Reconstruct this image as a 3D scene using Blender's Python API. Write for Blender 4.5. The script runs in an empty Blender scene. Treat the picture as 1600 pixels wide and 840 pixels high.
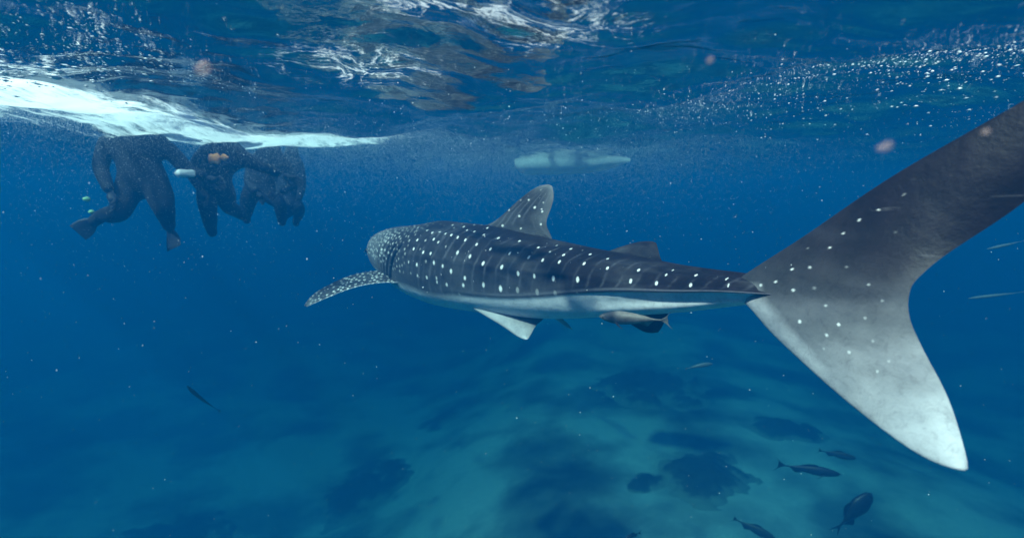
import bpy, bmesh, math, random
import numpy as np
from mathutils import Vector, Matrix, Euler

sc = bpy.context.scene
# ------------------------------------------------------------------ camera
W, H, F = 1600.0, 840.0, 873.0
CAMZ = -0.6                      # the sea surface is z = 0
PITCH = math.atan(130.0 / F)
cam_data = bpy.data.cameras.new('camera')
cam = bpy.data.objects.new('camera', cam_data)
sc.collection.objects.link(cam)
cam.location = (0, 0, CAMZ)
cam.rotation_euler = (math.radians(90) - PITCH, 0, 0)
cam_data.sensor_width = 36.0
cam_data.lens = 36.0 * F / W
cam_data.clip_start = 0.05
cam_data.clip_end = 600
cam_data.dof.use_dof = True
cam_data.dof.focus_distance = 3.2
cam_data.dof.aperture_fstop = 1.3
sc.camera = cam
sc.render.resolution_x, sc.render.resolution_y = 1024, 537

# ------------------------------------------------------------------ world, sun, exposure
SUN_EL, SUN_AZ = math.radians(53), math.radians(222)     # azimuth measured clockwise from +Y (behind, to the left)
world = bpy.data.worlds.new('World')
sc.world = world
world.use_nodes = True
wn = world.node_tree
wn.nodes.clear()
wo = wn.nodes.new('ShaderNodeOutputWorld')
wb = wn.nodes.new('ShaderNodeBackground')
ws = wn.nodes.new('ShaderNodeTexSky')
ws.sky_type = 'NISHITA'
ws.sun_disc = False
ws.sun_elevation = SUN_EL
ws.sun_rotation = SUN_AZ
wb.inputs['Strength'].default_value = 0.15
wn.links.new(ws.outputs[0], wb.inputs['Color'])
wn.links.new(wb.outputs[0], wo.inputs['Surface'])

sun_data = bpy.data.lights.new('sun', 'SUN')
sun_data.energy = 5.0
sun_data.angle = math.radians(2.0)      # ripples overhead spread the sunlight
sun_data.color = (1.0, 0.96, 0.9)
sun = bpy.data.objects.new('sun', sun_data)
sc.collection.objects.link(sun)
sdir = Vector((math.sin(SUN_AZ) * math.cos(SUN_EL), math.cos(SUN_AZ) * math.cos(SUN_EL), math.sin(SUN_EL)))
sun.rotation_euler = sdir.to_track_quat('Z', 'Y').to_euler()
sun.location = (0, 0, 20)

sc.view_settings.view_transform = 'Standard'
sc.view_settings.look = 'None'
sc.view_settings.gamma = 1
sc.view_settings.use_curve_mapping = False
sc.view_settings.exposure = 1.05
cy = sc.cycles
cy.volume_bounces = 3
cy.max_bounces = 10
cy.glossy_bounces = 3
cy.transparent_max_bounces = 12
cy.sample_clamp_indirect = 6
cy.use_denoising = True
cy.caustics_reflective = False

# ------------------------------------------------------------------ pure geometry (numpy)
#GEO-BEGIN
cP, sP = math.cos(PITCH), math.sin(PITCH)

def at(px, py, d):
    """world point that shows at photograph pixel (px, py) at depth d along the view axis"""
    x = (px - 800.0) / F * d
    v = -(py - 420.0) / F * d
    return np.array([x, d * cP + v * sP, CAMZ - d * sP + v * cP])

def spline(xs, ys, xq):
    xs = np.asarray(xs, float); ys = np.asarray(ys, float)
    n = len(xs); h = np.diff(xs)
    one = ys.ndim == 1
    if one: ys = ys[:, None]
    A = np.zeros((n, n)); B = np.zeros((n, ys.shape[1]))
    A[0, 0] = A[-1, -1] = 1
    for i in range(1, n - 1):
        A[i, i - 1], A[i, i], A[i, i + 1] = h[i - 1], 2 * (h[i - 1] + h[i]), h[i]
        B[i] = 6 * ((ys[i + 1] - ys[i]) / h[i] - (ys[i] - ys[i - 1]) / h[i - 1])
    M = np.linalg.solve(A, B)
    xq = np.clip(np.asarray(xq, float), xs[0], xs[-1])
    k = np.clip(np.searchsorted(xs, xq) - 1, 0, n - 2)
    a = ((xs[k + 1] - xq) / h[k])[:, None]; b = ((xq - xs[k]) / h[k])[:, None]
    hk = h[k][:, None]
    out = a * ys[k] + b * ys[k + 1] + ((a**3 - a) * M[k] + (b**3 - b) * M[k + 1]) * hk**2 / 6
    return out[:, 0] if one else out

def pchip(xs, ys, xq):                                   # smooth but never overshooting
    xs = np.asarray(xs, float); ys = np.asarray(ys, float)
    h = np.diff(xs); dl = np.diff(ys) / h
    m = np.zeros(len(xs)); m[0], m[-1] = dl[0], dl[-1]
    for i in range(1, len(xs) - 1):
        if dl[i - 1] * dl[i] > 0:
            w1, w2 = 2 * h[i] + h[i - 1], h[i] + 2 * h[i - 1]
            m[i] = (w1 + w2) / (w1 / dl[i - 1] + w2 / dl[i])
    xq = np.clip(np.asarray(xq, float), xs[0], xs[-1])
    k = np.clip(np.searchsorted(xs, xq) - 1, 0, len(xs) - 2)
    t = (xq - xs[k]) / h[k]
    return ((1 + 2 * t) * (1 - t)**2) * ys[k] + t * (1 - t)**2 * h[k] * m[k] + t * t * (3 - 2 * t) * ys[k + 1] + t * t * (t - 1) * h[k] * m[k + 1]

def sstep(a, b, x):
    t = np.clip((x - a) / (b - a), 0, 1)
    return t * t * (3 - 2 * t)

def nz(x, y, seed=0, octs=4, f=1.0):                     # cheap smooth noise from rotated sines, about -1..1
    r = np.random.RandomState(seed)
    out = 0; amp = 1; tot = 0
    for o in range(octs):
        for k in range(3):
            a = r.rand() * 6.28; p = r.rand() * 6.28; q = r.rand() * 6.28
            u = (x * math.cos(a) + y * math.sin(a)) * f
            v = (-x * math.sin(a) + y * math.cos(a)) * f
            out = out + amp * np.sin(u * 1.0 + 1.3 * np.sin(v * .8 + q) + p)
        tot += amp * 1.9
        amp *= .55; f *= 1.95
    return out / tot

# ---- shark body: px, py, depth, half height up, half height down, half width
SH = np.array([
 (607, 387, 6.34, .000, .000, .00),
 (608, 387, 6.31, .115, .130, .18),
 (612, 387, 6.23, .180, .205, .27),
 (622, 388, 6.06, .225, .275, .335),
 (640, 393, 5.82, .270, .325, .375),
 (665, 402, 5.54, .330, .375, .400),
 (700, 411, 5.25, .375, .385, .41),
 (760, 421, 4.92, .370, .365, .395),
 (820, 430, 4.58, .325, .335, .35),
 (880, 437, 4.22, .270, .290, .29),
 (940, 442, 3.86, .213, .235, .225),
 (1000, 446, 3.52, .165, .185, .170),
 (1060, 450, 3.22, .120, .140, .125),
 (1120, 452, 2.93, .085, .098, .090),
 (1180, 454, 2.66, .058, .064, .064),
 (1240, 458, 2.48, .032, .036, .046),
 (1290, 462, 2.345, .006, .006, .006)])
NS, NT = 820, 288

def shark_frames():
    C = np.array([at(*r[:3]) for r in SH])
    seg = np.r_[0, np.cumsum(np.linalg.norm(np.diff(C, axis=0), axis=1))]
    L = seg[-1]
    u = np.linspace(0, 1, NS)
    s = L * (0.18 * u**2.2 + 0.82 * u)                    # closer rings at the snout
    s = s / s[-1] * L
    cen = spline(seg, C, s)
    ht = pchip(seg, SH[:, 3], s); hb = pchip(seg, SH[:, 4], s); hw = pchip(seg, SH[:, 5], s)
    # round the snout off
    T = np.gradient(cen, axis=0); T /= np.linalg.norm(T, axis=1)[:, None]
    roll = 0.0
    U = np.tile(np.array([0, 0, 1.0]), (NS, 1))
    U -= (U * T).sum(1)[:, None] * T; U /= np.linalg.norm(U, axis=1)[:, None]
    Lf = np.cross(U, -T)                                  # the shark's left
    return seg, L, s, cen, T, U, Lf, ht, hb, hw

def shark_body():
    seg, L, s, cen, T, U, Lf, ht, hb, hw = shark_frames()
    th = np.linspace(-math.pi, math.pi, NT, endpoint=False)
    S, TH = np.meshgrid(s, th, indexing='ij')
    a = np.abs(TH)
    sg = np.sign(TH)
    X = hw[:, None] * np.sign(np.sin(TH)) * np.abs(np.sin(TH))**(np.where(a < math.pi / 2, .92, .92 - .2 * sstep(math.pi / 2, 2.2, a)))
    Z = np.where(np.cos(TH) > 0, ht[:, None], hb[:, None]) * np.sign(np.cos(TH)) * np.abs(np.cos(TH))**np.where(a < math.pi / 2, .96, .90)
    f = S / L
    # side ridges: the lowest grows into the keel of the tail stalk
    phik = 1.93 - .32 * sstep(.45, .8, f)
    keel = .009 * sstep(.32, .45, f) * (1 - .2 * sstep(.8, .95, f)) + .020 * sstep(.6, .85, f)
    keel *= 1 - sstep(.955, .998, f)
    kw = .10 - .035 * sstep(.5, .8, f)
    dk = a - phik
    kp = np.where(dk < 0, np.exp(-(dk / (kw * 2.3))**2), np.exp(-(dk / (kw * .75))**2))
    rr = np.exp(-((a - .62) / .075)**2) * .010 * sstep(.18, .3, f) * (1 - sstep(.5, .62, f))
    rr += np.exp(-((a - 1.28) / .08)**2) * .008 * sstep(.18, .3, f) * (1 - sstep(.55, .75, f))
    out = keel * kp + rr
    rad = np.sqrt(X**2 + Z**2) + 1e-9
    ex, ez = X / rad, Z / rad
    kx = np.where(np.abs(sg) > 0, sg, 1)
    X = X + rr * ex + keel * kp * kx
    Z = Z + rr * ez
    # pinch below the keel
    pin = np.exp(-((a - phik - .42) / .28)**2) * sstep(.55, .8, f) * .12
    X *= 1 - pin
    # raised crest in front of the first dorsal fin
    Z = Z + np.exp(-(TH / .16)**2) * .02 * sstep(.16, .26, f) * (1 - sstep(.93, .97, f))
    # gill slits
    for k in range(5):
        s0 = .72 + .092 * k
        slant = (.02 + .045 * k) * (a - 1.4)
        line = np.exp(-((S - s0 + slant) / .012)**2) * sstep(1.12 - .03 * k, 1.22, a) * (1 - sstep(2.0, 2.12, a))
        fl = np.exp(-((S - s0 + slant + .035) / .026)**2) * sstep(1.12, 1.25, a) * (1 - sstep(1.95, 2.1, a))
        sc_ = (1 - .03 * line / np.maximum(hw[:, None], .05) * 1.4 + .006 * fl / .38)
        X *= sc_; Z *= sc_
    P = cen[:, None, :] + X[..., None] * Lf[:, None, :] + Z[..., None] * U[:, None, :]
    return dict(P=P, S=S, TH=TH, L=L, f=f, hw=hw, phik=phik, s=s)

def lerp_poly(pts, t):
    pts = np.asarray(pts, float)
    d = np.r_[0, np.cumsum(np.linalg.norm(np.diff(pts, axis=0), axis=1))]
    return spline(d / d[-1], pts, t)

def fin(LE, TE, nu, nv, thick, thick_tip, bend=None):
    """ruled fin between a leading and a trailing edge curve; closed skin. returns P[nv, 2nu], U, V, side"""
    v = np.linspace(0, 1, nv)
    A = lerp_poly(LE, v); B = lerp_poly(TE, v)
    u = (1 - np.cos(np.linspace(0, math.pi, nu))) / 2
    mid = A[:, None] + (B - A)[:, None] * u[None, :, None]
    du = np.gradient(mid, axis=1); dv = np.gradient(mid, axis=0)
    N = np.cross(du, dv); N /= np.linalg.norm(N, axis=2)[..., None] + 1e-12
    N[:] = N[nv // 3:nv // 3 + 1, nu // 2:nu // 2 + 1] * .6 + N * .4
    tt = thick + (thick_tip - thick) * v[:, None]
    prof = (1.48 * np.sqrt(u) - .63 * u - 1.76 * u**2 + 1.42 * u**3 - .51 * u**4)
    prof = np.maximum(prof, 0)
    T = tt * prof[None, :] * np.minimum(1, ((1 - v[:, None]) / .06))**.5 * .5 * 2
    T[:, 0] = 0; T[:, -1] = 0
    top = mid + N * T[..., None]; bot = mid - N * T[..., None]
    P = np.concatenate([top, bot[:, -2:0:-1]], axis=1)
    U2 = np.concatenate([np.tile(u, (nv, 1)), np.tile(u[-2:0:-1], (nv, 1))], axis=1)
    V2 = np.tile(v[:, None], (1, P.shape[1]))
    side = np.concatenate([np.ones((nv, nu)), -np.ones((nv, nu - 2))], axis=1)
    return P, U2, V2, side

def grid_faces(nr, nc, off=0, caps=True):
    i = np.arange(nr - 1)[:, None] * nc; j = np.arange(nc)[None, :]; j2 = (j + 1) % nc
    q = np.stack([i + j, i + j2, i + nc + j2, i + nc + j], axis=-1).reshape(-1, 4) + off
    faces = [q]
    return q

def mirror_shark(pts3, frames):
    """mirror points about the shark's own middle plane"""
    seg, L, s, cen, T, U, Lf, ht, hb, hw = frames
    out = []
    for p in pts3:
        k = np.argmin(((cen - p)**2).sum(1))
        out.append(p - 2 * np.dot(p - cen[k], Lf[k]) * Lf[k])
    return np.array(out)

# fin outlines, leading and trailing edges, root to tip
FINS = {
 'dorsal': dict(LE=[(735, 358, 5.05), (775, 344, 4.82), (800, 322, 4.68), (825, 301, 4.58), (845, 290, 4.52), (858, 288, 4.49)],
                TE=[(868, 392, 4.35), (858, 362, 4.42), (854, 352, 4.44), (859, 330, 4.45), (865, 305, 4.46), (863, 291, 4.47)], th=.075, tt=.012),
 'dorsal_tip': dict(LE=[(835, 362, 4.50), (850, 366, 4.44), (861, 374, 4.38)], TE=[(845, 384, 4.45), (853, 380, 4.41), (862, 377, 4.37)], th=.03, tt=.006),
 'dorsal2': dict(LE=[(930, 402, 3.92), (960, 389, 3.78), (985, 381, 3.68), (1005, 377, 3.58), (1020, 377, 3.50)],
                 TE=[(1045, 424, 3.33), (1037, 412, 3.38), (1031, 400, 3.41), (1028, 388, 3.44), (1025, 379, 3.47)], th=.05, tt=.008),
 'pelvic': dict(LE=[(690, 452, 4.95), (740, 482, 4.66), (770, 500, 4.50), (795, 516, 4.38), (812, 527, 4.30), (821, 530, 4.26)],
                TE=[(866, 474, 4.45), (856, 491, 4.36), (847, 500, 4.33), (837, 509, 4.30), (830, 521, 4.27), (825, 529, 4.255)], th=.06, tt=.01),
 'pectoral': dict(LE=[(668, 424, 5.62), (630, 421, 5.72), (590, 423, 5.72), (550, 430, 5.66), (512, 446, 5.55), (485, 464, 5.43), (475, 477, 5.35)],
                  TE=[(700, 450, 5.10), (650, 444, 5.2), (610, 441, 5.26), (565, 446, 5.30), (525, 459, 5.30), (497, 471, 5.3), (479, 479, 5.31)], th=.055, tt=.012),
 'anal': dict(LE=[(960, 480, 3.72), (975, 498, 3.66), (995, 512, 3.6), (1010, 519, 3.54), (1020, 520, 3.51)],
              TE=[(1050, 470, 3.33), (1043, 492, 3.36), (1038, 503, 3.40), (1033, 513, 3.44), (1028, 519, 3.48)], th=.035, tt=.006),
 'caudal': dict(pair=[(1507, 735, 1.78, 1512, 732, 1.78), (1490, 732, 1.80, 1511, 718, 1.79), (1450, 717, 1.86, 1504, 690, 1.81),
   (1400, 686, 1.95, 1492, 650, 1.84), (1345, 644, 2.07, 1474, 605, 1.87), (1290, 598, 2.22, 1450, 560, 1.90), (1235, 548, 2.40, 1434, 528, 1.925),
   (1195, 508, 2.54, 1424, 505, 1.94), (1165, 475, 2.67, 1420, 488, 1.945), (1140, 452, 2.80, 1419, 473, 1.95), (1165, 428, 2.70, 1421, 458, 1.95),
   (1205, 402, 2.57, 1427, 443, 1.95), (1255, 370, 2.42, 1442, 427, 1.945), (1320, 325, 2.26, 1468, 405, 1.93), (1400, 272, 2.10, 1520, 370, 1.89),
   (1500, 214, 1.94, 1590, 323, 1.82), (1600, 157, 1.81, 1655, 265, 1.76), (1680, 112, 1.72, 1712, 195, 1.70), (1750, 78, 1.65, 1765, 118, 1.65),
   (1775, 72, 1.63, 1782, 80, 1.62)], th=.05),
}
def caudal_fin(nu, nv):
    pr = FINS['caudal']['pair']; k = np.arange(len(pr), dtype=float)
    A = np.array([at(*p[:3]) for p in pr]); B = np.array([at(*p[3:]) for p in pr])
    v = np.linspace(0, len(pr) - 1, nv)
    A = spline(k, A, v); B = spline(k, B, v)
    u = (1 - np.cos(np.linspace(0, math.pi, nu))) / 2
    mid = A[:, None] + (B - A)[:, None] * u[None, :, None]
    mid[..., 1] -= (.05 * np.sin(u * math.pi)[None, :] * np.sin(v / v[-1] * math.pi)[:, None])
    du = np.gradient(mid, axis=1); dv = np.gradient(mid, axis=0)
    Nn = np.cross(du, dv); Nn /= np.linalg.norm(Nn, axis=2)[..., None] + 1e-12
    Nm = Nn[nv // 2, nu // 2]; Nm = Nm / np.linalg.norm(Nm)
    Nn[:] = Nn * .3 + Nm * .7
    w = v / v[-1]
    tip = np.minimum(1, np.minimum(w, 1 - w) / .05)**.5 * (.3 + .7 * np.exp(-((w - .47) / .28)**2))
    prof = np.maximum(1.48 * np.sqrt(u) - .63 * u - 1.76 * u**2 + 1.42 * u**3 - .51 * u**4, 0)
    T = FINS['caudal']['th'] * prof[None, :] * tip[:, None]
    T[:, 0] = 0; T[:, -1] = 0
    P = np.concatenate([mid + Nn * T[..., None], (mid - Nn * T[..., None])[:, -2:0:-1]], axis=1)
    U2 = np.concatenate([np.tile(u, (nv, 1)), np.tile(u[-2:0:-1], (nv, 1))], axis=1)
    return P, U2, np.tile(w[:, None], (1, P.shape[1])), None
#GEO-END

# ------------------------------------------------------------------ helpers
def link(o, parent=None):
    sc.collection.objects.link(o)
    if parent: o.parent = parent
    return o

def mesh_np(name, V, faces, mat, parent=None, smooth=True):
    """V (n,3); faces list of int arrays shaped (m,3) or (m,4)"""
    me = bpy.data.meshes.new(name)
    V = np.asarray(V, dtype=np.float32).reshape(-1, 3)
    faces = [np.asarray(f, dtype=np.int32) for f in faces if len(f)]
    loops = np.concatenate([f.ravel() for f in faces])
    cnt = np.concatenate([np.full(len(f), f.shape[1], dtype=np.int32) for f in faces])
    start = np.r_[0, np.cumsum(cnt)[:-1]].astype(np.int32)
    me.vertices.add(len(V)); me.vertices.foreach_set('co', V.ravel())
    me.loops.add(len(loops)); me.loops.foreach_set('vertex_index', loops)
    me.polygons.add(len(cnt)); me.polygons.foreach_set('loop_start', start)
    try: me.polygons.foreach_set('loop_total', cnt)
    except Exception: pass
    me.update(calc_edges=True)
    me.validate()
    if smooth: me.polygons.foreach_set('use_smooth', np.ones(len(me.polygons), dtype=bool))
    if mat: me.materials.append(mat)
    return link(bpy.data.objects.new(name, me), parent)

def tag(o, label=None, cat=None, group=None, kind=None):
    if label: o['label'] = label
    if cat: o['category'] = cat
    if group: o['group'] = group
    if kind: o['kind'] = kind
    return o

def empty(name, loc=(0, 0, 0)):
    o = bpy.data.objects.new(name, None)
    o.location = loc
    o.empty_display_size = .1
    return link(o)

def new_mat(name):
    m = bpy.data.materials.new(name); m.use_nodes = True
    nt = m.node_tree; nt.nodes.clear()
    out = nt.nodes.new('ShaderNodeOutputMaterial')
    return m, nt, out

def N(nt, typ, **kw):
    n = nt.nodes.new(typ)
    for k, v in kw.items():
        if k in n.inputs.keys(): n.inputs[k].default_value = v
        else: setattr(n, k, v)
    return n

def ramp(nt, src, stops):
    r = nt.nodes.new('ShaderNodeValToRGB')
    e = r.color_ramp.elements
    while len(e) < len(stops): e.new(.5)
    for el, (p, c) in zip(e, stops):
        el.position = p; el.color = (*c, 1) if len(c) == 3 else c
    nt.links.new(src, r.inputs[0])
    return r.outputs[0]

def simple_mat(name, col, rough=.6, var=.25, scale=12, bump=.15, spec=.4, col2=None):
    m, nt, out = new_mat(name)
    b = N(nt, 'ShaderNodeBsdfPrincipled', Roughness=rough)
    b.inputs['Specular IOR Level'].default_value = spec
    tc = N(nt, 'ShaderNodeTexCoord')
    no = N(nt, 'ShaderNodeTexNoise', Scale=scale, Detail=5.0)
    nt.links.new(tc.outputs['Object'], no.inputs['Vector'])
    c2 = col2 or tuple(c * (1 - var) for c in col)
    nt.links.new(ramp(nt, no.outputs['Fac'], [(.3, c2), (.7, col)]), b.inputs['Base Color'])
    bp = N(nt, 'ShaderNodeBump', Strength=bump, Distance=.01)
    nt.links.new(no.outputs['Fac'], bp.inputs['Height'])
    nt.links.new(bp.outputs[0], b.inputs['Normal'])
    nt.links.new(b.outputs[0], out.inputs[0])
    return m

# ------------------------------------------------------------------ the water itself
def build_haze():
    m, nt, out = new_mat('sea_water_volume')
    v = N(nt, 'ShaderNodeVolumePrincipled')
    v.inputs['Color'].default_value = (.0006, .058, .160, 1)
    v.inputs['Absorption Color'].default_value = (.03, .31, .345, 1)
    v.inputs['Density'].default_value = .20
    v.inputs['Anisotropy'].default_value = .1
    nt.links.new(v.outputs[0], out.inputs['Volume'])
    bm = bmesh.new()
    bmesh.ops.create_cube(bm, size=1)
    me = bpy.data.meshes.new('haze'); 
    lo, hi = Vector((-64, -34, -17)), Vector((64, 94, 1.0))
    for vv in bm.verts:
        vv.co = Vector([(lo[i] + hi[i]) / 2 + vv.co[i] * (hi[i] - lo[i]) for i in range(3)])
    bm.to_mesh(me); bm.free()
    me.materials.append(m)
    o = link(bpy.data.objects.new('haze', me)); o['kind'] = 'stuff'
    o['label'] = 'clear blue sea water that veils far things'
build_haze()

def wave_h(x, y):
    wx = x + .25 * np.sin(y * .9 + 1.0); wy = y + .3 * np.sin(x * .8)
    h = .055 * np.sin(1.5 * wx * .8 + 1.2 * wy + .6)
    h = h + .040 * np.sin(-1.6 * wx + 2.3 * wy + 2.1 + .5 * np.sin(wx * 1.1))
    h = h + .026 * np.sin(4.4 * wx + 1.9 * wy + .8 * np.sin(wy * 1.7))
    h = h + .028 * nz(x, y, 5, 3, 4.6) + .005 * nz(x * .7, y, 8, 3, 19.0)
    fade = 1 / (1 + (np.hypot(x, y) / 45)**3)
    return h * fade

def axis(a, b, c, n, k):
    """n samples from a to b, densest round c"""
    t0 = -math.asinh((c - a) / k); t1 = math.asinh((b - c) / k)
    return c + k * np.sinh(np.linspace(t0, t1, n))

def sheet(name, X, Y, Z, mat, parent=None):
    nr, nc = X.shape
    i = np.arange(nr - 1)[:, None] * nc; j = np.arange(nc - 1)[None, :]
    q = np.stack([i + j, i + j + 1, i + nc + j + 1, i + nc + j], -1).reshape(-1, 4)
    return mesh_np(name, np.stack([X, Y, Z], -1), [q], mat, parent)

def build_surface():
    m, nt, out = new_mat('sea_surface_water')
    tc = N(nt, 'ShaderNodeTexCoord')
    n1 = N(nt, 'ShaderNodeTexNoise', Scale=9.0, Detail=4.0, Distortion=.6)
    n2 = N(nt, 'ShaderNodeTexNoise', Scale=38.0, Detail=3.0, Distortion=.3)
    for n in (n1, n2): nt.links.new(tc.outputs['Object'], n.inputs['Vector'])
    b1 = N(nt, 'ShaderNodeBump', Strength=.22, Distance=.02)
    b2 = N(nt, 'ShaderNodeBump', Strength=.15, Distance=.005)
    nt.links.new(n1.outputs['Fac'], b1.inputs['Height'])
    nt.links.new(n2.outputs['Fac'], b2.inputs['Height'])
    nt.links.new(b1.outputs[0], b2.inputs['Normal'])
    geo = N(nt, 'ShaderNodeNewGeometry')
    dot = N(nt, 'ShaderNodeVectorMath', operation='DOT_PRODUCT')
    nt.links.new(b2.outputs[0], dot.inputs[0]); nt.links.new(geo.outputs['Incoming'], dot.inputs[1])
    ab = N(nt, 'ShaderNodeMath', operation='ABSOLUTE'); nt.links.new(dot.outputs['Value'], ab.inputs[0])
    # total internal reflection below the critical angle (cos 48.6 deg = 0.66)
    mr = N(nt, 'ShaderNodeMapRange', interpolation_type='SMOOTHSTEP')
    mr.inputs['From Min'].default_value = .60; mr.inputs['From Max'].default_value = .70
    mr.inputs['To Max'].default_value = .97
    nt.links.new(ab.outputs[0], mr.inputs['Value'])
    gl = N(nt, 'ShaderNodeBsdfGlossy', Roughness=.03)
    nt.links.new(b2.outputs[0], gl.inputs['Normal'])
    tr = N(nt, 'ShaderNodeBsdfTransparent')
    mx = N(nt, 'ShaderNodeMixShader')
    nt.links.new(mr.outputs[0], mx.inputs[0]); nt.links.new(gl.outputs[0], mx.inputs[1]); nt.links.new(tr.outputs[0], mx.inputs[2])
    nt.links.new(mx.outputs[0], out.inputs[0])
    xs = axis(-60, 60, 0, 600, 2.6); ys = axis(-30, 90, 3.5, 580, 3.2)
    X, Y = np.meshgrid(xs, ys)
    o = sheet('sea_surface', X, Y, wave_h(X, Y), m)
    tag(o, 'rippled underside of the sea surface overhead', None, None, 'structure')
build_surface()

def floor_z(x, y):
    z = -9.0 + .35 * nz(x, y, 21, 3, .35) + .05 * nz(x, y, 22, 3, 1.2)
    z = z - 3.2 * sstep(0.5, -9, x - .12 * y) - 1.6 * sstep(8, 20, x)
    return z

def build_floor():
    m, nt, out = new_mat('sea_floor_sand')
    b = N(nt, 'ShaderNodeBsdfPrincipled', Roughness=.95)
    tc = N(nt, 'ShaderNodeTexCoord')
    a = N(nt, 'ShaderNodeTexNoise', Scale=.30, Detail=4.0, Roughness=.5)
    nt.links.new(tc.outputs['Object'], a.inputs['Vector'])
    g = N(nt, 'ShaderNodeTexNoise', Scale=9.0, Detail=6.0)
    nt.links.new(tc.outputs['Object'], g.inputs['Vector'])
    c = ramp(nt, a.outputs['Fac'], [(.30, (.05, .055, .045)), (.44, (.30, .30, .25)), (.58, (.82, .81, .73))])
    mx = N(nt, 'ShaderNodeMix', data_type='RGBA', blend_type='MULTIPLY'); mx.inputs[0].default_value = .35
    nt.links.new(c, mx.inputs[6]); nt.links.new(g.outputs['Fac'], mx.inputs[7])
    nt.links.new(mx.outputs[2], b.inputs['Base Color'])
    nt.links.new(b.outputs[0], out.inputs[0])
    xs = axis(-60, 60, 0, 260, 9); ys = axis(-30, 90, 8, 260, 9)
    X, Y = np.meshgrid(xs, ys)
    o = sheet('sea_floor', X, Y, floor_z(X, Y), m)
    tag(o, 'pale sandy sea floor far below', None, None, 'structure')
build_floor()

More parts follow.
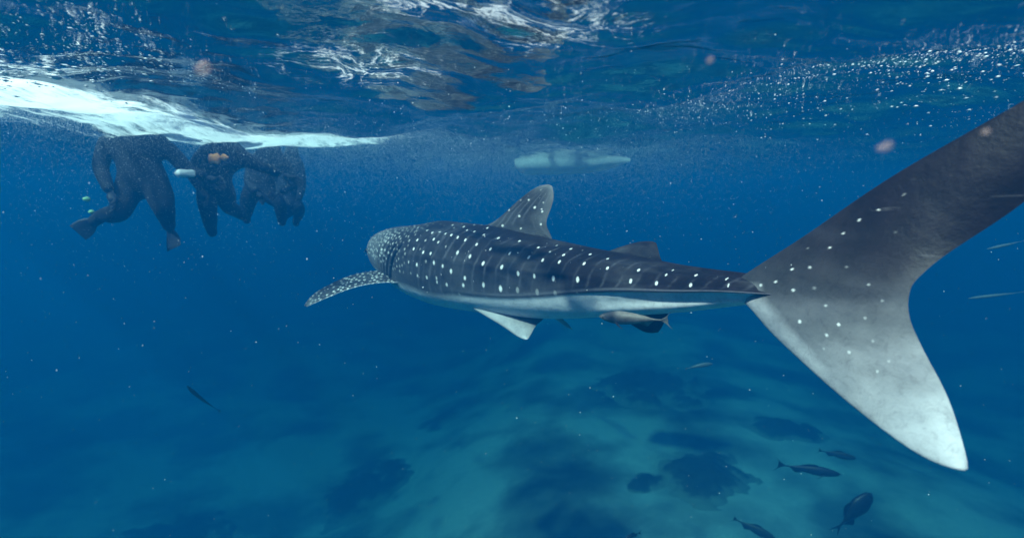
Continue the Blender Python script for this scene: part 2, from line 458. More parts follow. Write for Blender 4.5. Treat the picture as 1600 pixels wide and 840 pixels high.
# ------------------------------------------------------------------ whale shark
SPOTS_BODY = [(-0.9119, 5.4076, -0.9785, 0.0077, 0.5),
 (-0.8836, 5.2365, -0.9887, 0.0067, 0.6),
 (-0.8729, 5.1255, -1.0077, 0.0073, 0.7),
 (-0.9839, 5.2647, -1.0234, 0.006, 0.6),
 (-0.953, 5.1363, -1.0607, 0.0074, 0.6),
 (-0.7822, 5.1817, -0.9661, 0.0067, 0.5),
 (-0.7636, 5.0309, -0.9968, 0.0087, 0.9),
 (-0.7059, 4.943, -1.0101, 0.0085, 0.9),
 (-0.6528, 5.1234, -0.9476, 0.0059, 0.4),
 (-0.6159, 5.0633, -0.9554, 0.0058, 0.4),
 (-0.6365, 4.9136, -1.0013, 0.0085, 0.9),
 (-0.5342, 5.0266, -0.9492, 0.0079, 0.7),
 (-0.5141, 4.9388, -0.9682, 0.0064, 0.5),
 (-0.577, 4.8414, -1.01, 0.0083, 0.8),
 (-0.4514, 5.0186, -0.9358, 0.0057, 0.5),
 (-0.4251, 4.9213, -0.957, 0.0092, 0.9),
 (-0.3883, 4.8115, -0.979, 0.0076, 0.8),
 (-0.5206, 4.7861, -1.0171, 0.0096, 1.0),
 (-0.46, 4.7224, -1.0324, 0.0095, 1.0),
 (-0.3898, 4.6503, -1.0483, 0.01, 1.0),
 (-0.2892, 4.5419, -1.074, 0.0098, 1.0),
 (-0.3326, 4.917, -0.9407, 0.007, 0.6),
 (-0.3196, 4.7415, -0.9847, 0.0095, 1.0),
 (-0.2647, 4.9008, -0.9386, 0.0084, 0.8),
 (-0.2104, 4.7693, -0.9565, 0.0089, 0.9),
 (-0.2348, 4.634, -1.0025, 0.0093, 1.0),
 (-0.1107, 4.5164, -1.0194, 0.0104, 1.0),
 (-0.1714, 4.4225, -1.0976, 0.0102, 1.0),
 (-0.8478, 4.986, -1.0801, 0.0093, 1.0),
 (-0.7628, 4.9114, -1.0767, 0.0071, 0.7),
 (-0.6832, 4.8633, -1.0614, 0.0098, 1.0),
 (-0.6361, 4.8019, -1.0813, 0.0083, 0.9),
 (-0.7332, 5.9028, -1.2312, 0.0127, 1.0),
 (-0.5614, 4.7155, -1.1096, 0.0068, 0.5),
 (-0.6573, 5.8644, -1.2488, 0.0118, 0.9),
 (-0.8751, 4.9445, -1.1552, 0.01, 1.0),
 (-0.8078, 4.8847, -1.1503, 0.0077, 0.3),
 (-0.7744, 4.8389, -1.1734, 0.0105, 1.0),
 (-0.7006, 4.7758, -1.1759, 0.0096, 0.9),
 (-0.4521, 4.5992, -1.1472, 0.0119, 1.0),
 (-0.3414, 4.4975, -1.1669, 0.0117, 1.0),
 (-0.2283, 4.3759, -1.2069, 0.0127, 1.0),
 (-0.0792, 4.2337, -1.2155, 0.0135, 1.0),
 (-0.9239, 4.9474, -1.2739, 0.0079, 0.8),
 (-0.8364, 4.8601, -1.2855, 0.0119, 1.0),
 (-0.744, 4.7836, -1.2461, 0.0083, 0.5),
 (-0.666, 4.7195, -1.2484, 0.0123, 1.0),
 (-0.5832, 4.652, -1.2675, 0.0108, 0.9),
 (-0.5068, 4.5869, -1.303, 0.0133, 1.0),
 (-0.7386, 4.7765, -1.3856, 0.0111, 0.8),
 (-0.643, 4.6971, -1.3783, 0.0102, 0.6),
 (-0.8325, 4.8589, -1.3832, 0.0085, 0.7),
 (-0.3838, 4.4846, -1.3423, 0.0124, 0.9),
 (-0.9034, 4.9261, -1.3715, 0.0071, 0.5),
 (-0.9733, 4.9989, -1.2894, 0.0058, 0.6),
 (-0.5491, 4.6285, -1.4224, 0.0114, 0.9),
 (-0.6407, 4.7009, -1.4136, 0.0096, 0.8),
 (-0.3838, 4.4846, -1.3423, 0.0111, 1.0),
 (-0.3985, 4.4996, -1.405, 0.0118, 1.0),
 (-0.226, 4.3516, -1.3752, 0.0139, 1.0),
 (-0.088, 4.2251, -1.3827, 0.0172, 1.0),
 (0.0453, 4.1052, -1.2459, 0.0131, 1.0),
 (0.1613, 3.9878, -1.2456, 0.0116, 1.0),
 (0.041, 4.1001, -1.37, 0.0149, 0.35),
 (-0.4369, 4.5584, -1.4904, 0.0106, 0.3),
 (-0.3312, 4.4835, -1.5075, 0.0105, 0.3),
 (-0.2016, 4.3556, -1.4789, 0.0095, 0.3),
 (0.0584, 4.3712, -1.0296, 0.0094, 1.0),
 (0.1973, 4.168, -1.058, 0.009, 1.0),
 (-0.0176, 4.2677, -1.1138, 0.0105, 1.0),
 (0.1246, 4.1161, -1.125, 0.0107, 1.0),
 (0.3312, 4.119, -1.0378, 0.0059, 0.6),
 (0.4218, 3.9873, -1.0481, 0.0086, 1.0),
 (0.2763, 4.0405, -1.075, 0.0076, 0.9),
 (0.3658, 3.9249, -1.0836, 0.0091, 1.0),
 (0.222, 4.0047, -1.1315, 0.0098, 1.0),
 (0.3324, 3.884, -1.128, 0.0101, 1.0),
 (0.4836, 3.7107, -1.1157, 0.0097, 1.0),
 (0.534, 3.7906, -1.0632, 0.0082, 1.0),
 (0.4957, 3.9016, -1.0485, 0.0039, 0.4),
 (-0.0792, 4.2337, -1.2155, 0.0123, 1.0),
 (0.289, 3.8511, -1.2407, 0.0134, 1.0),
 (0.4382, 3.6788, -1.2188, 0.0139, 1.0),
 (0.041, 4.1001, -1.37, 0.0167, 0.3),
 (0.1811, 3.9552, -1.358, 0.0173, 0.25),
 (0.3005, 3.8258, -1.3437, 0.0167, 0.2),
 (0.4405, 3.6683, -1.3156, 0.0139, 0.2),
 (0.6251, 3.6199, -1.0712, 0.0073, 1.0),
 (0.6085, 3.5227, -1.1188, 0.0087, 1.0),
 (0.5789, 3.4963, -1.1992, 0.0122, 0.01),
 (0.7608, 3.3195, -1.1008, 0.0082, 1.0),
 (0.7144, 3.3169, -1.1673, 0.0106, 1.0),
 (0.8274, 3.153, -1.1522, 0.0092, 1.0),
 (0.8748, 3.1317, -1.0998, 0.0068, 1.0),
 (0.9143, 3.1392, -1.074, 0.0055, 0.9),
 (0.9867, 2.9579, -1.0738, 0.0075, 1.0),
 (0.9537, 2.9373, -1.1245, 0.0085, 1.0),
 (1.0668, 2.7372, -1.0567, 0.007, 1.0),
 (1.0585, 2.6919, -1.0817, 0.0068, 1.0),
 (-0.1107, 4.5164, -1.0194, 0.011, 1.0),
 (-0.2104, 4.7693, -0.9565, 0.0089, 0.9)]
SPOTS_FIN = {'dorsal': [(-0.0793, 4.7323, -0.9333, 0.011, 1.0),
 (-0.0242, 4.7094, -0.8025, 0.0073, 0.8),
 (0.0597, 4.6197, -0.8475, 0.0095, 1.0),
 (0.137, 4.5913, -0.7152, 0.0083, 0.8),
 (0.0725, 4.6413, -0.7175, 0.006, 0.5),
 (0.184, 4.5464, -0.774, 0.0105, 1.0),
 (0.2431, 4.5008, -0.8049, 0.0081, 0.9),
 (0.2522, 4.518, -0.7346, 0.007, 0.4),
 (0.2322, 4.5521, -0.6334, 0.0058, 0.3),
 (0.2316, 4.4752, -0.9055, 0.0081, 1.0),
 (0.0728, 4.5937, -0.9469, 0.0089, 0.8),
 (0.009, 4.6323, -1.0051, 0.0072, 0.4)], 'dorsal2': [(0.8471, 3.4554, -1.053, 0.004, 0.7)], 'pelvic': [(-0.0012, 4.3159, -1.6741, 0.0183, 0.9)], 'caudal': [(1.2365, 2.2952, -0.9348, 0.0057, 1.0),
 (1.2839, 2.2452, -0.8471, 0.0051, 1.0),
 (1.3156, 2.214, -0.7878, 0.005, 0.9),
 (1.35, 2.1763, -0.7318, 0.0049, 0.7),
 (1.387, 2.1232, -0.6906, 0.0052, 0.7),
 (1.4359, 2.065, -0.6329, 0.0042, 0.3),
 (1.2473, 2.1755, -1.071, 0.0059, 0.5),
 (1.2625, 2.1042, -1.1297, 0.0066, 1.0),
 (1.2416, 2.1431, -1.1827, 0.0068, 1.0),
 (1.1964, 2.2657, -1.1583, 0.0076, 1.0),
 (1.2774, 2.0488, -1.2237, 0.0061, 0.7),
 (1.3085, 2.0218, -1.0848, 0.0059, 0.35),
 (1.3247, 2.0448, -0.9624, 0.0051, 0.4),
 (1.3435, 1.9892, -1.0125, 0.005, 0.3),
 (1.3187, 1.9403, -1.2624, 0.005, 0.5),
 (1.32, 1.9817, -1.1612, 0.005, 0.3),
 (1.2331, 2.2419, -1.0132, 0.0065, 0.3),
 (1.2984, 2.1448, -0.9122, 0.0053, 0.2),
 (1.2491, 2.3473, -0.8615, 0.0048, 0.2),
 (1.3415, 1.9188, -1.2171, 0.0049, 0.3),
 (1.2376, 2.1461, -1.2392, 0.0054, 0.35),
 (1.4017, 2.0387, -0.7684, 0.0042, 0.12),
 (1.1396, 2.5209, -1.0508, 0.0065, 1.0),
 (1.1672, 2.4387, -1.0205, 0.0063, 1.0),
 (1.2046, 2.3765, -0.9554, 0.0061, 1.0),
 (1.1963, 2.3381, -1.039, 0.0069, 1.0)]}
#SPOTS-HERE

def skin_mat():
    m, nt, out = new_mat('whale_shark_skin')
    at_ = N(nt, 'ShaderNodeAttribute', attribute_name='skin')
    sep = N(nt, 'ShaderNodeSeparateColor'); nt.links.new(at_.outputs['Color'], sep.inputs[0])
    tc = N(nt, 'ShaderNodeTexCoord')
    n1 = N(nt, 'ShaderNodeTexNoise', Scale=7.0, Detail=8.0, Roughness=.62)
    n2 = N(nt, 'ShaderNodeTexNoise', Scale=60.0, Detail=4.0)
    for n in (n1, n2): nt.links.new(tc.outputs['Object'], n.inputs['Vector'])
    dark = ramp(nt, n1.outputs['Fac'], [(.3, (.005, .0028, .0032)), (.72, (.014, .0085, .010))])
    pale = ramp(nt, n1.outputs['Fac'], [(.3, (.56, .58, .60)), (.7, (.74, .75, .76))])
    mx = N(nt, 'ShaderNodeMix', data_type='RGBA')
    nt.links.new(sep.outputs[0], mx.inputs[0]); nt.links.new(dark, mx.inputs[6]); nt.links.new(pale, mx.inputs[7])
    ln = N(nt, 'ShaderNodeMix', data_type='RGBA'); ln.inputs[7].default_value = (.34, .34, .40, 1)
    nt.links.new(sep.outputs[2], ln.inputs[0]); nt.links.new(mx.outputs[2], ln.inputs[6])
    sp = N(nt, 'ShaderNodeMix', data_type='RGBA'); sp.inputs[7].default_value = (.86, .87, .86, 1)
    nt.links.new(sep.outputs[1], sp.inputs[0]); nt.links.new(ln.outputs[2], sp.inputs[6])
    b = N(nt, 'ShaderNodeBsdfPrincipled', Roughness=.5)
    b.inputs['Specular IOR Level'].default_value = .2
    n3 = N(nt, 'ShaderNodeTexNoise', Scale=22.0, Detail=9.0, Roughness=.75, Distortion=1.2); nt.links.new(tc.outputs['Object'], n3.inputs['Vector'])
    wear = ramp(nt, n3.outputs['Fac'], [(.30, (.62, .60, .60)), (.50, (1, 1, 1)), (.72, (1.0, 1.0, 1.0))])
    wm = N(nt, 'ShaderNodeMix', data_type='RGBA', blend_type='MULTIPLY'); wm.inputs[0].default_value = .8
    nt.links.new(sp.outputs[2], wm.inputs[6]); nt.links.new(wear, wm.inputs[7])
    # thin pale scuffs
    mp3 = N(nt, 'ShaderNodeMapping'); mp3.inputs['Scale'].default_value = (3, 3, 26); mp3.inputs['Rotation'].default_value = (.5, .4, .2)
    nt.links.new(tc.outputs['Object'], mp3.inputs[0])
    n4 = N(nt, 'ShaderNodeTexNoise', Scale=1.6, Detail=3.0, Distortion=.6); nt.links.new(mp3.outputs[0], n4.inputs['Vector'])
    sf = ramp(nt, n4.outputs['Fac'], [(.70, (0, 0, 0)), (.78, (.14, .14, .14))])
    sm = N(nt, 'ShaderNodeMix', data_type='RGBA'); sm.inputs[7].default_value = (.30, .29, .31, 1)
    nt.links.new(sf, sm.inputs[0]); nt.links.new(wm.outputs[2], sm.inputs[6])
    nt.links.new(sm.outputs[2], b.inputs['Base Color'])
    bp = N(nt, 'ShaderNodeBump', Strength=.25, Distance=.004)
    nt.links.new(n2.outputs['Fac'], bp.inputs['Height'])
    bq = N(nt, 'ShaderNodeBump', Strength=.3, Distance=.03)
    nt.links.new(n1.outputs['Fac'], bq.inputs['Height']); nt.links.new(bp.outputs[0], bq.inputs['Normal'])
    nt.links.new(bq.outputs[0], b.inputs['Normal'])
    nt.links.new(b.outputs[0], out.inputs[0])
    return m

def add_spots(mask, P, pts, ax, elong=1.45):
    """soft-edged round spots; pts (x,y,z,r,strength) on the skin, stretched along the direction ax (per vertex)"""
    for (x, y, z, r, st) in pts:
        d = P - np.array([x, y, z])
        near = (np.abs(d).max(-1) < r * 3.2)
        if not near.any(): continue
        dd = d[near]; a = ax[near] if ax is not None else None
        q = (dd * dd).sum(-1)
        if a is not None:
            al = (dd * a).sum(-1)
            q = q - al * al * (1 - 1 / elong**2)
        rr = np.sqrt(q)
        val = st * (1 - sstep(r * .72, r * 1.18, rr))
        mask[near] = np.maximum(mask[near], val)

def build_shark():
    rs = np.random.RandomState(4)
    B = shark_body()
    fr = shark_frames()
    P = B['P']; f = B['f']; TH = B['TH']; S = B['S']; a = np.abs(TH); L = B['L']
    Vs, Fs, SK = [], [], []
    # --- countershading
    bd_front = 2.13 + .10 * np.sin(S * 9) * .4
    t = sstep(.33, .46, f)
    edge = bd_front * (1 - t) + (B['phik'] + .05) * t
    wd = .20 * (1 - t) + .045 * t
    pale = sstep(edge - wd, edge + wd, a)
    pale = np.where(f > .93, pale * (1 - .25 * sstep(.93, 1, f)), pale)
    flank = .09 * sstep(.9, 2.1, a) * (1 - sstep(.55, .75, f))
    mott = .05 * nz(S * 5, TH * 3, 3, 4, 1.2)
    head = .13 * (1 - sstep(.5, 1.1, S)) * sstep(.3, 1.3, a)
    pale = np.clip(np.maximum(pale, flank + head + mott * .8), 0, 1)
    # --- spots
    spot = np.zeros(P.shape[:2])
    dth = np.roll(P, -1, axis=1) - np.roll(P, 1, axis=1); dth /= np.linalg.norm(dth, axis=2)[..., None] + 1e-9
    left = list(SPOTS_BODY)
    pts = np.array(left) if left else np.zeros((0, 5))
    gen = []
    hs = fr[2]; 
    # fine dense freckles on the head
    for sgn in (1, -1):
        for k in range(2200):
            s0 = rs.uniform(.02, 1.28); th0 = sgn * rs.uniform(.02, 1.7)
            i = int(np.argmin(abs(hs - s0))); j = int(round((th0 + math.pi) / (2 * math.pi) * NT)) % NT
            p = P[i, j]
            if any((p[0] - g[0])**2 + (p[1] - g[1])**2 + (p[2] - g[2])**2 < (.030 + .012 * s0)**2 for g in gen): continue
            gen.append((*p, rs.uniform(.0065, .0115), rs.uniform(.35, .95) * (1 - .55 * max(0, (s0 - .8) / .5))))
    add_spots(spot, P, gen, dth, 1.3)
    if len(pts):
        add_spots(spot, P, pts, dth)
        mp = mirror_shark(pts[:, :3], fr)
        add_spots(spot, P, np.c_[mp, pts[:, 3:]], dth)
    spot *= 1 - .0 * f
    # --- faint lines between the spot columns
    ph = 1 / .135
    wob = .006 * np.sin(TH * 5.1 + S * 3) + .003 * np.sin(TH * 11 + S * 7.7) + .14 * np.abs(np.sin(a * .5))
    cphase = ((S + wob) * ph) % 1.0
    line = np.exp(-((cphase - .5) / .085)**2) * (.45 + .55 * nz(S * 3, TH * 4, 9, 3, 1.7)) * sstep(.24, .30, f)
    ph2 = ((S * 1.02 + wob * .8 + .05) * ph * 1.9) % 1.0
    line2 = np.exp(-((ph2 - .5) / .13)**2) * np.clip(nz(S * 4, TH * 5, 12, 3, 1.6), 0, 1) * (1 - sstep(.3, .42, f)) * sstep(.22, .27, f)
    line = np.clip(np.maximum(line, line2) * sstep(.15, .45, a) * (1 - sstep(edge - .1, edge + .1, a)), 0, 1) * (.21 - .08 * sstep(.45, .7, f))
    ridge = np.exp(-((a - B['phik'] + .04) / .035)**2) * .25 * sstep(.36, .5, f)
    line = np.maximum(line, ridge)
    nr, nc = P.shape[:2]
    Vs.append(P.reshape(-1, 3)); SK.append(np.stack([pale, spot, line], -1).reshape(-1, 3))
    Fs.append(grid_faces(nr, nc))
    off = nr * nc

    def add_fin(LE, TE, th, tt, nu, nv, colour, mirror=False, pts_=None, made=None):
        nonlocal off
        if made: Pf, U, Vv, side = made
        else:
            A = np.array([at(*p) for p in LE]); Bq = np.array([at(*p) for p in TE])
            if mirror: A, Bq = mirror_shark(A, fr), mirror_shark(Bq, fr)
            Pf, U, Vv, side = fin(A, Bq, nu, nv, th, tt)
        pl, ln = colour(U, Vv, Pf)
        spm = np.zeros(Pf.shape[:2])
        if pts_ is not None and len(pts_): add_spots(spm, Pf, pts_, None)
        Vs.append(Pf.reshape(-1, 3)); SK.append(np.stack([pl, spm, ln], -1).reshape(-1, 3))
        nr, nc = Pf.shape[:2]
        Fs.append(grid_faces(nr, nc, off)); off += nr * nc
        return Pf

    def c_dorsal(U, V, Pf):
        pl = .05 + .10 * sstep(.5, 1, U) * V + .10 * sstep(.75, 1, V) + .04 * nz(U * 6, V * 7, 31, 4, 1.0)
        ln = .20 * np.exp(-((((U * 1.6 + .12 * nz(U * 3, V * 4, 33, 3, 1.5) + .35 * V) * 4.2) % 1 - .5) / .12)**2) * np.clip(.4 + nz(U * 4, V * 5, 34, 2, 1.5), 0, 1)
        return np.clip(pl, 0, 1), np.clip(ln, 0, 1)
    def c_small(U, V, Pf):
        return np.clip(.02 + .04 * nz(U * 4, V * 5, 36, 4, 1.2), 0, 1), U * 0
    def c_pelvic(U, V, Pf):
        return np.clip(.40 + .2 * nz(U * 3, V * 4, 37, 3, 1.2) + .2 * sstep(.9, 1, V) - .25 * sstep(.35, .7, U) * (1 - V), 0, 1), U * 0
    def c_pect(U, V, Pf):
        e = sstep(.93, 1, U) * .45 + sstep(.86, 1, V) * .12
        return np.clip(.03 + e + .03 * nz(U * 4, V * 9, 38, 3, 1.2), 0, 1), U * 0
    def c_caud(U, V, Pf):
        xx = Pf[..., 0]; zz = Pf[..., 2]
        n1 = nz(xx * 6, zz * 6, 40, 5, 1.3); n2 = nz(xx * 16 + .6 * n1, zz * 16, 41, 4, 1.2)
        g = .50 - V + .02 * n1                                        # 0 at the stalk, .5 at the lower tip, negative above
        low = sstep(.05, .36, g + .03 * (.5 - U))
        edge = sstep(.34, .10, U + .05 * n1) * sstep(-.012, .03, g) * .75
        up = .05 * sstep(-.22, .02, g) + .0
        pl = up + .08 * sstep(-.04, .12, g) + .56 * low
        pl = np.maximum(pl, edge * .85)
        pl = pl * (1 + .30 * n2 * (1 - .55 * low) + .15 * n1)
        pl += .10 * sstep(.8, 1, U) * sstep(-.2, .1, g) * (1 - low)
        ln = .10 * np.clip(nz(xx * 8, zz * 8, 44, 3, 1.5), 0, 1) * sstep(-.3, 0, g)
        return np.clip(pl, .0, .92), ln

    def fp(key): return np.array(SPOTS_FIN.get(key, [])) if len(SPOTS_FIN.get(key, [])) else None
    D = FINS
    add_fin(D['dorsal']['LE'], D['dorsal']['TE'], .075, .014, 90, 150, c_dorsal, pts_=fp('dorsal'))
    add_fin(D['dorsal_tip']['LE'], D['dorsal_tip']['TE'], .03, .006, 20, 20, c_small)
    add_fin(D['dorsal2']['LE'], D['dorsal2']['TE'], .05, .010, 50, 80, c_small, pts_=fp('dorsal2'))
    add_fin(D['pelvic']['LE'], D['pelvic']['TE'], .055, .012, 60, 80, c_pelvic, pts_=fp('pelvic'))
    add_fin(D['pelvic']['LE'], D['pelvic']['TE'], .055, .012, 60, 80, c_pelvic, mirror=True)
    add_fin(D['anal']['LE'], D['anal']['TE'], .035, .008, 40, 50, c_small)
    pec = D['pectoral']
    A = np.array([at(*p) for p in pec['LE']]); Bq = np.array([at(*p) for p in pec['TE']])
    Pf, U, Vv, sd = fin(A, Bq, 40, 120, .055, .012)
    pp = []
    for k in range(1500):
        i = rs.randint(6, 118); j = rs.randint(1, Pf.shape[1] - 1)
        p = Pf[i, j]
        if any(((p - g[:3])**2).sum() < .036**2 for g in pp): continue
        pp.append(np.array([*p, rs.uniform(.009, .014), rs.uniform(.55, 1) * (1 - .6 * sstep(.75, 1, i / 118))]))
    add_fin(pec['LE'], pec['TE'], .055, .012, 100, 300, c_pect, pts_=np.array(pp))
    mp = mirror_shark(np.array(pp)[:, :3], fr)
    add_fin(pec['LE'], pec['TE'], .055, .012, 60, 160, c_pect, mirror=True, pts_=np.c_[mp, np.array(pp)[:, 3:]])
    add_fin(None, None, 0, 0, 0, 0, c_caud, pts_=fp('caudal'), made=caudal_fin(150, 520))

    root = empty('whale_shark', tuple(fr[3][NS // 2]))
    tag(root, 'huge dark spotted whale shark swimming away to the left with its tail toward the viewer', 'whale shark')
    loc = np.array(root.location)
    V = np.concatenate(Vs) - loc
    o = mesh_np('body', V, Fs, skin_mat(), root)
    sk = np.concatenate(SK)
    ca = o.data.color_attributes.new('skin', 'FLOAT_COLOR', 'POINT')
    ca.data.foreach_set('color', np.c_[sk, np.ones(len(sk))].astype(np.float32).ravel())
    # --- gill slits, eyes, mouth: pieces of their own on the body
    dk = simple_mat('gill_dark', (.012, .012, .016), .8)
    for sgn in (1, -1):
        for k in range(5):
            s0 = .72 + .092 * k
            rows = []
            ths = np.linspace(1.20 - .03 * k, 1.98, 26)
            for q, th in enumerate(ths):
                sl = s0 - (.02 + .045 * k) * (th - 1.4)
                i = int(np.argmin(abs(hs - sl))); j = int(round((sgn * th + math.pi) / (2 * math.pi) * NT)) % NT
                c = P[i, j]
                tg = P[i + 3, j] - P[i - 3, j]; tg /= np.linalg.norm(tg)
                ar = P[i, (j + 2) % NT] - P[i, (j - 2) % NT]; ar /= np.linalg.norm(ar)
                n = np.cross(tg, ar); n /= np.linalg.norm(n)
                if np.dot(n, c - fr[3][i]) < 0: n = -n
                w = .014 * math.sin(math.pi * (q + .5) / 26)**.5
                rows.append([c - tg * w, c + n * .004, c + tg * w, c - n * .012])
            Pq = np.array(rows)
            mesh_np('gill_slit', Pq.reshape(-1, 3) - loc, [grid_faces(26, 4)], dk, root)
    eye_m = simple_mat('eye_dark', (.01, .01, .012), .15, bump=0)
    ring_m = simple_mat('eye_ring', (.25, .25, .27), .5)
    for sgn in (1, -1):
        th = sgn * 1.62
        i = int(np.argmin(abs(hs - .16))); j = int(round((th + math.pi) / (2 * math.pi) * NT)) % NT
        c = P[i, j] - loc
        bm = bmesh.new(); bmesh.ops.create_uvsphere(bm, u_segments=16, v_segments=10, radius=.028)
        me = bpy.data.meshes.new('eye'); bm.to_mesh(me); bm.free(); me.materials.append(eye_m)
        for p_ in me.polygons: p_.use_smooth = True
        e = link(bpy.data.objects.new('eye', me), root); e.location = c
    return root
shark = build_shark()


# ------------------------------------------------------------------ reef outcrops on the sand
def on_floor(px, py):
    """where the line of sight through a photograph pixel meets the sea floor"""
    d0 = at(px, py, 1.0) - np.array([0, 0, CAMZ])
    t = 5.0
    for _ in range(400):
        p = np.array([0, 0, CAMZ]) + d0 * t
        if p[2] < floor_z(p[0], p[1]): break
        t += .06
    return p

def coral_mat():
    m, nt, out = new_mat('dark_coral_rock')
    b = N(nt, 'ShaderNodeBsdfPrincipled', Roughness=.95)
    tc = N(nt, 'ShaderNodeTexCoord')
    n1 = N(nt, 'ShaderNodeTexNoise', Scale=2.2, Detail=7.0, Roughness=.65); nt.links.new(tc.outputs['Object'], n1.inputs['Vector'])
    at_ = N(nt, 'ShaderNodeAttribute', attribute_name='sand')
    ad = N(nt, 'ShaderNodeMath', operation='MULTIPLY_ADD'); ad.inputs[1].default_value = 1.3
    nt.links.new(n1.outputs['Fac'], ad.inputs[0]); nt.links.new(at_.outputs['Fac'], ad.inputs[2])
    c = ramp(nt, ad.outputs[0], [(.2, (.045, .045, .04)), (.7, (.10, .10, .085)), (1.0, (.30, .30, .25))])
    nt.links.new(c, b.inputs['Base Color']); nt.links.new(b.outputs[0], out.inputs[0])
    return m
coral_m = coral_mat()
def outcrop(px, py, rx, ry, h, seed, label):
    p = on_floor(px, py)
    n, m = 90, 110
    r = np.linspace(0, 1, n)[:, None]; a = np.linspace(0, 2 * math.pi, m, endpoint=False)[None, :]
    k = 1.45 * (1 + .34 * nz(np.cos(a) * 2, np.sin(a) * 2, seed, 5, 1.0))
    X = r * np.cos(a) * rx * k; Y = r * np.sin(a) * ry * k
    bump = .5 * nz(X * 1.3, Y * 1.3, seed + 1, 5, 1.0) + .28 * nz(X * 4.2, Y * 4.2, seed + 2, 4, 1)
    hz = h * 1.1 * (.72 - r**1.4) + h * bump
    hz = np.where(hz > 0, hz, hz * .5) * (1 - .2 * r) - .25 * sstep(.85, 1, r)
    Z = floor_z(X + p[0], Y + p[1]) - p[2] + hz
    V = np.stack([X, Y, Z], -1)
    o = mesh_np('coral_outcrop', V.reshape(-1, 3), [grid_faces(n, m)], coral_m)
    o.location = p
    s = .55 - 1.6 * np.clip(hz / h, 0, .6) + .15 * nz(X * 1.2, Y * 1.2, seed + 5, 4, 1)
    at2 = o.data.attributes.new('sand', 'FLOAT', 'POINT'); at2.data.foreach_set('value', s.astype(np.float32).ravel())
    return tag(o, label, 'coral outcrop', 'dark reef outcrops on the sandy sea floor')
for a in [
    (1015, 612, 2.2, 1.9, .9, 51, 'dark reef outcrop on the sand straight below the small fin behind the remora'),
    (1105, 745, 1.2, 1.3, .5, 52, 'dark reef outcrop left of the slender fish with a forked tail'),
    (690, 655, 1.0, .9, .4, 53, 'small faint reef outcrop below the pale pelvic fin of the shark'),
    (560, 765, 1.7, 1.5, .6, 54, 'dark reef outcrop at the lower left edge of the bright sand'),
    (1215, 672, 1.3, .8, .4, 55, 'low reef outcrop on the sand under the pale lower tail lobe'),
    (1010, 752, .5, .5, .3, 56, 'smallest reef outcrop, beside the larger one left of the slender fish'),
    (290, 830, 1.6, 1.2, .5, 57, 'barely visible reef outcrop at the dark lower left bottom'),
    ]: outcrop(*a)

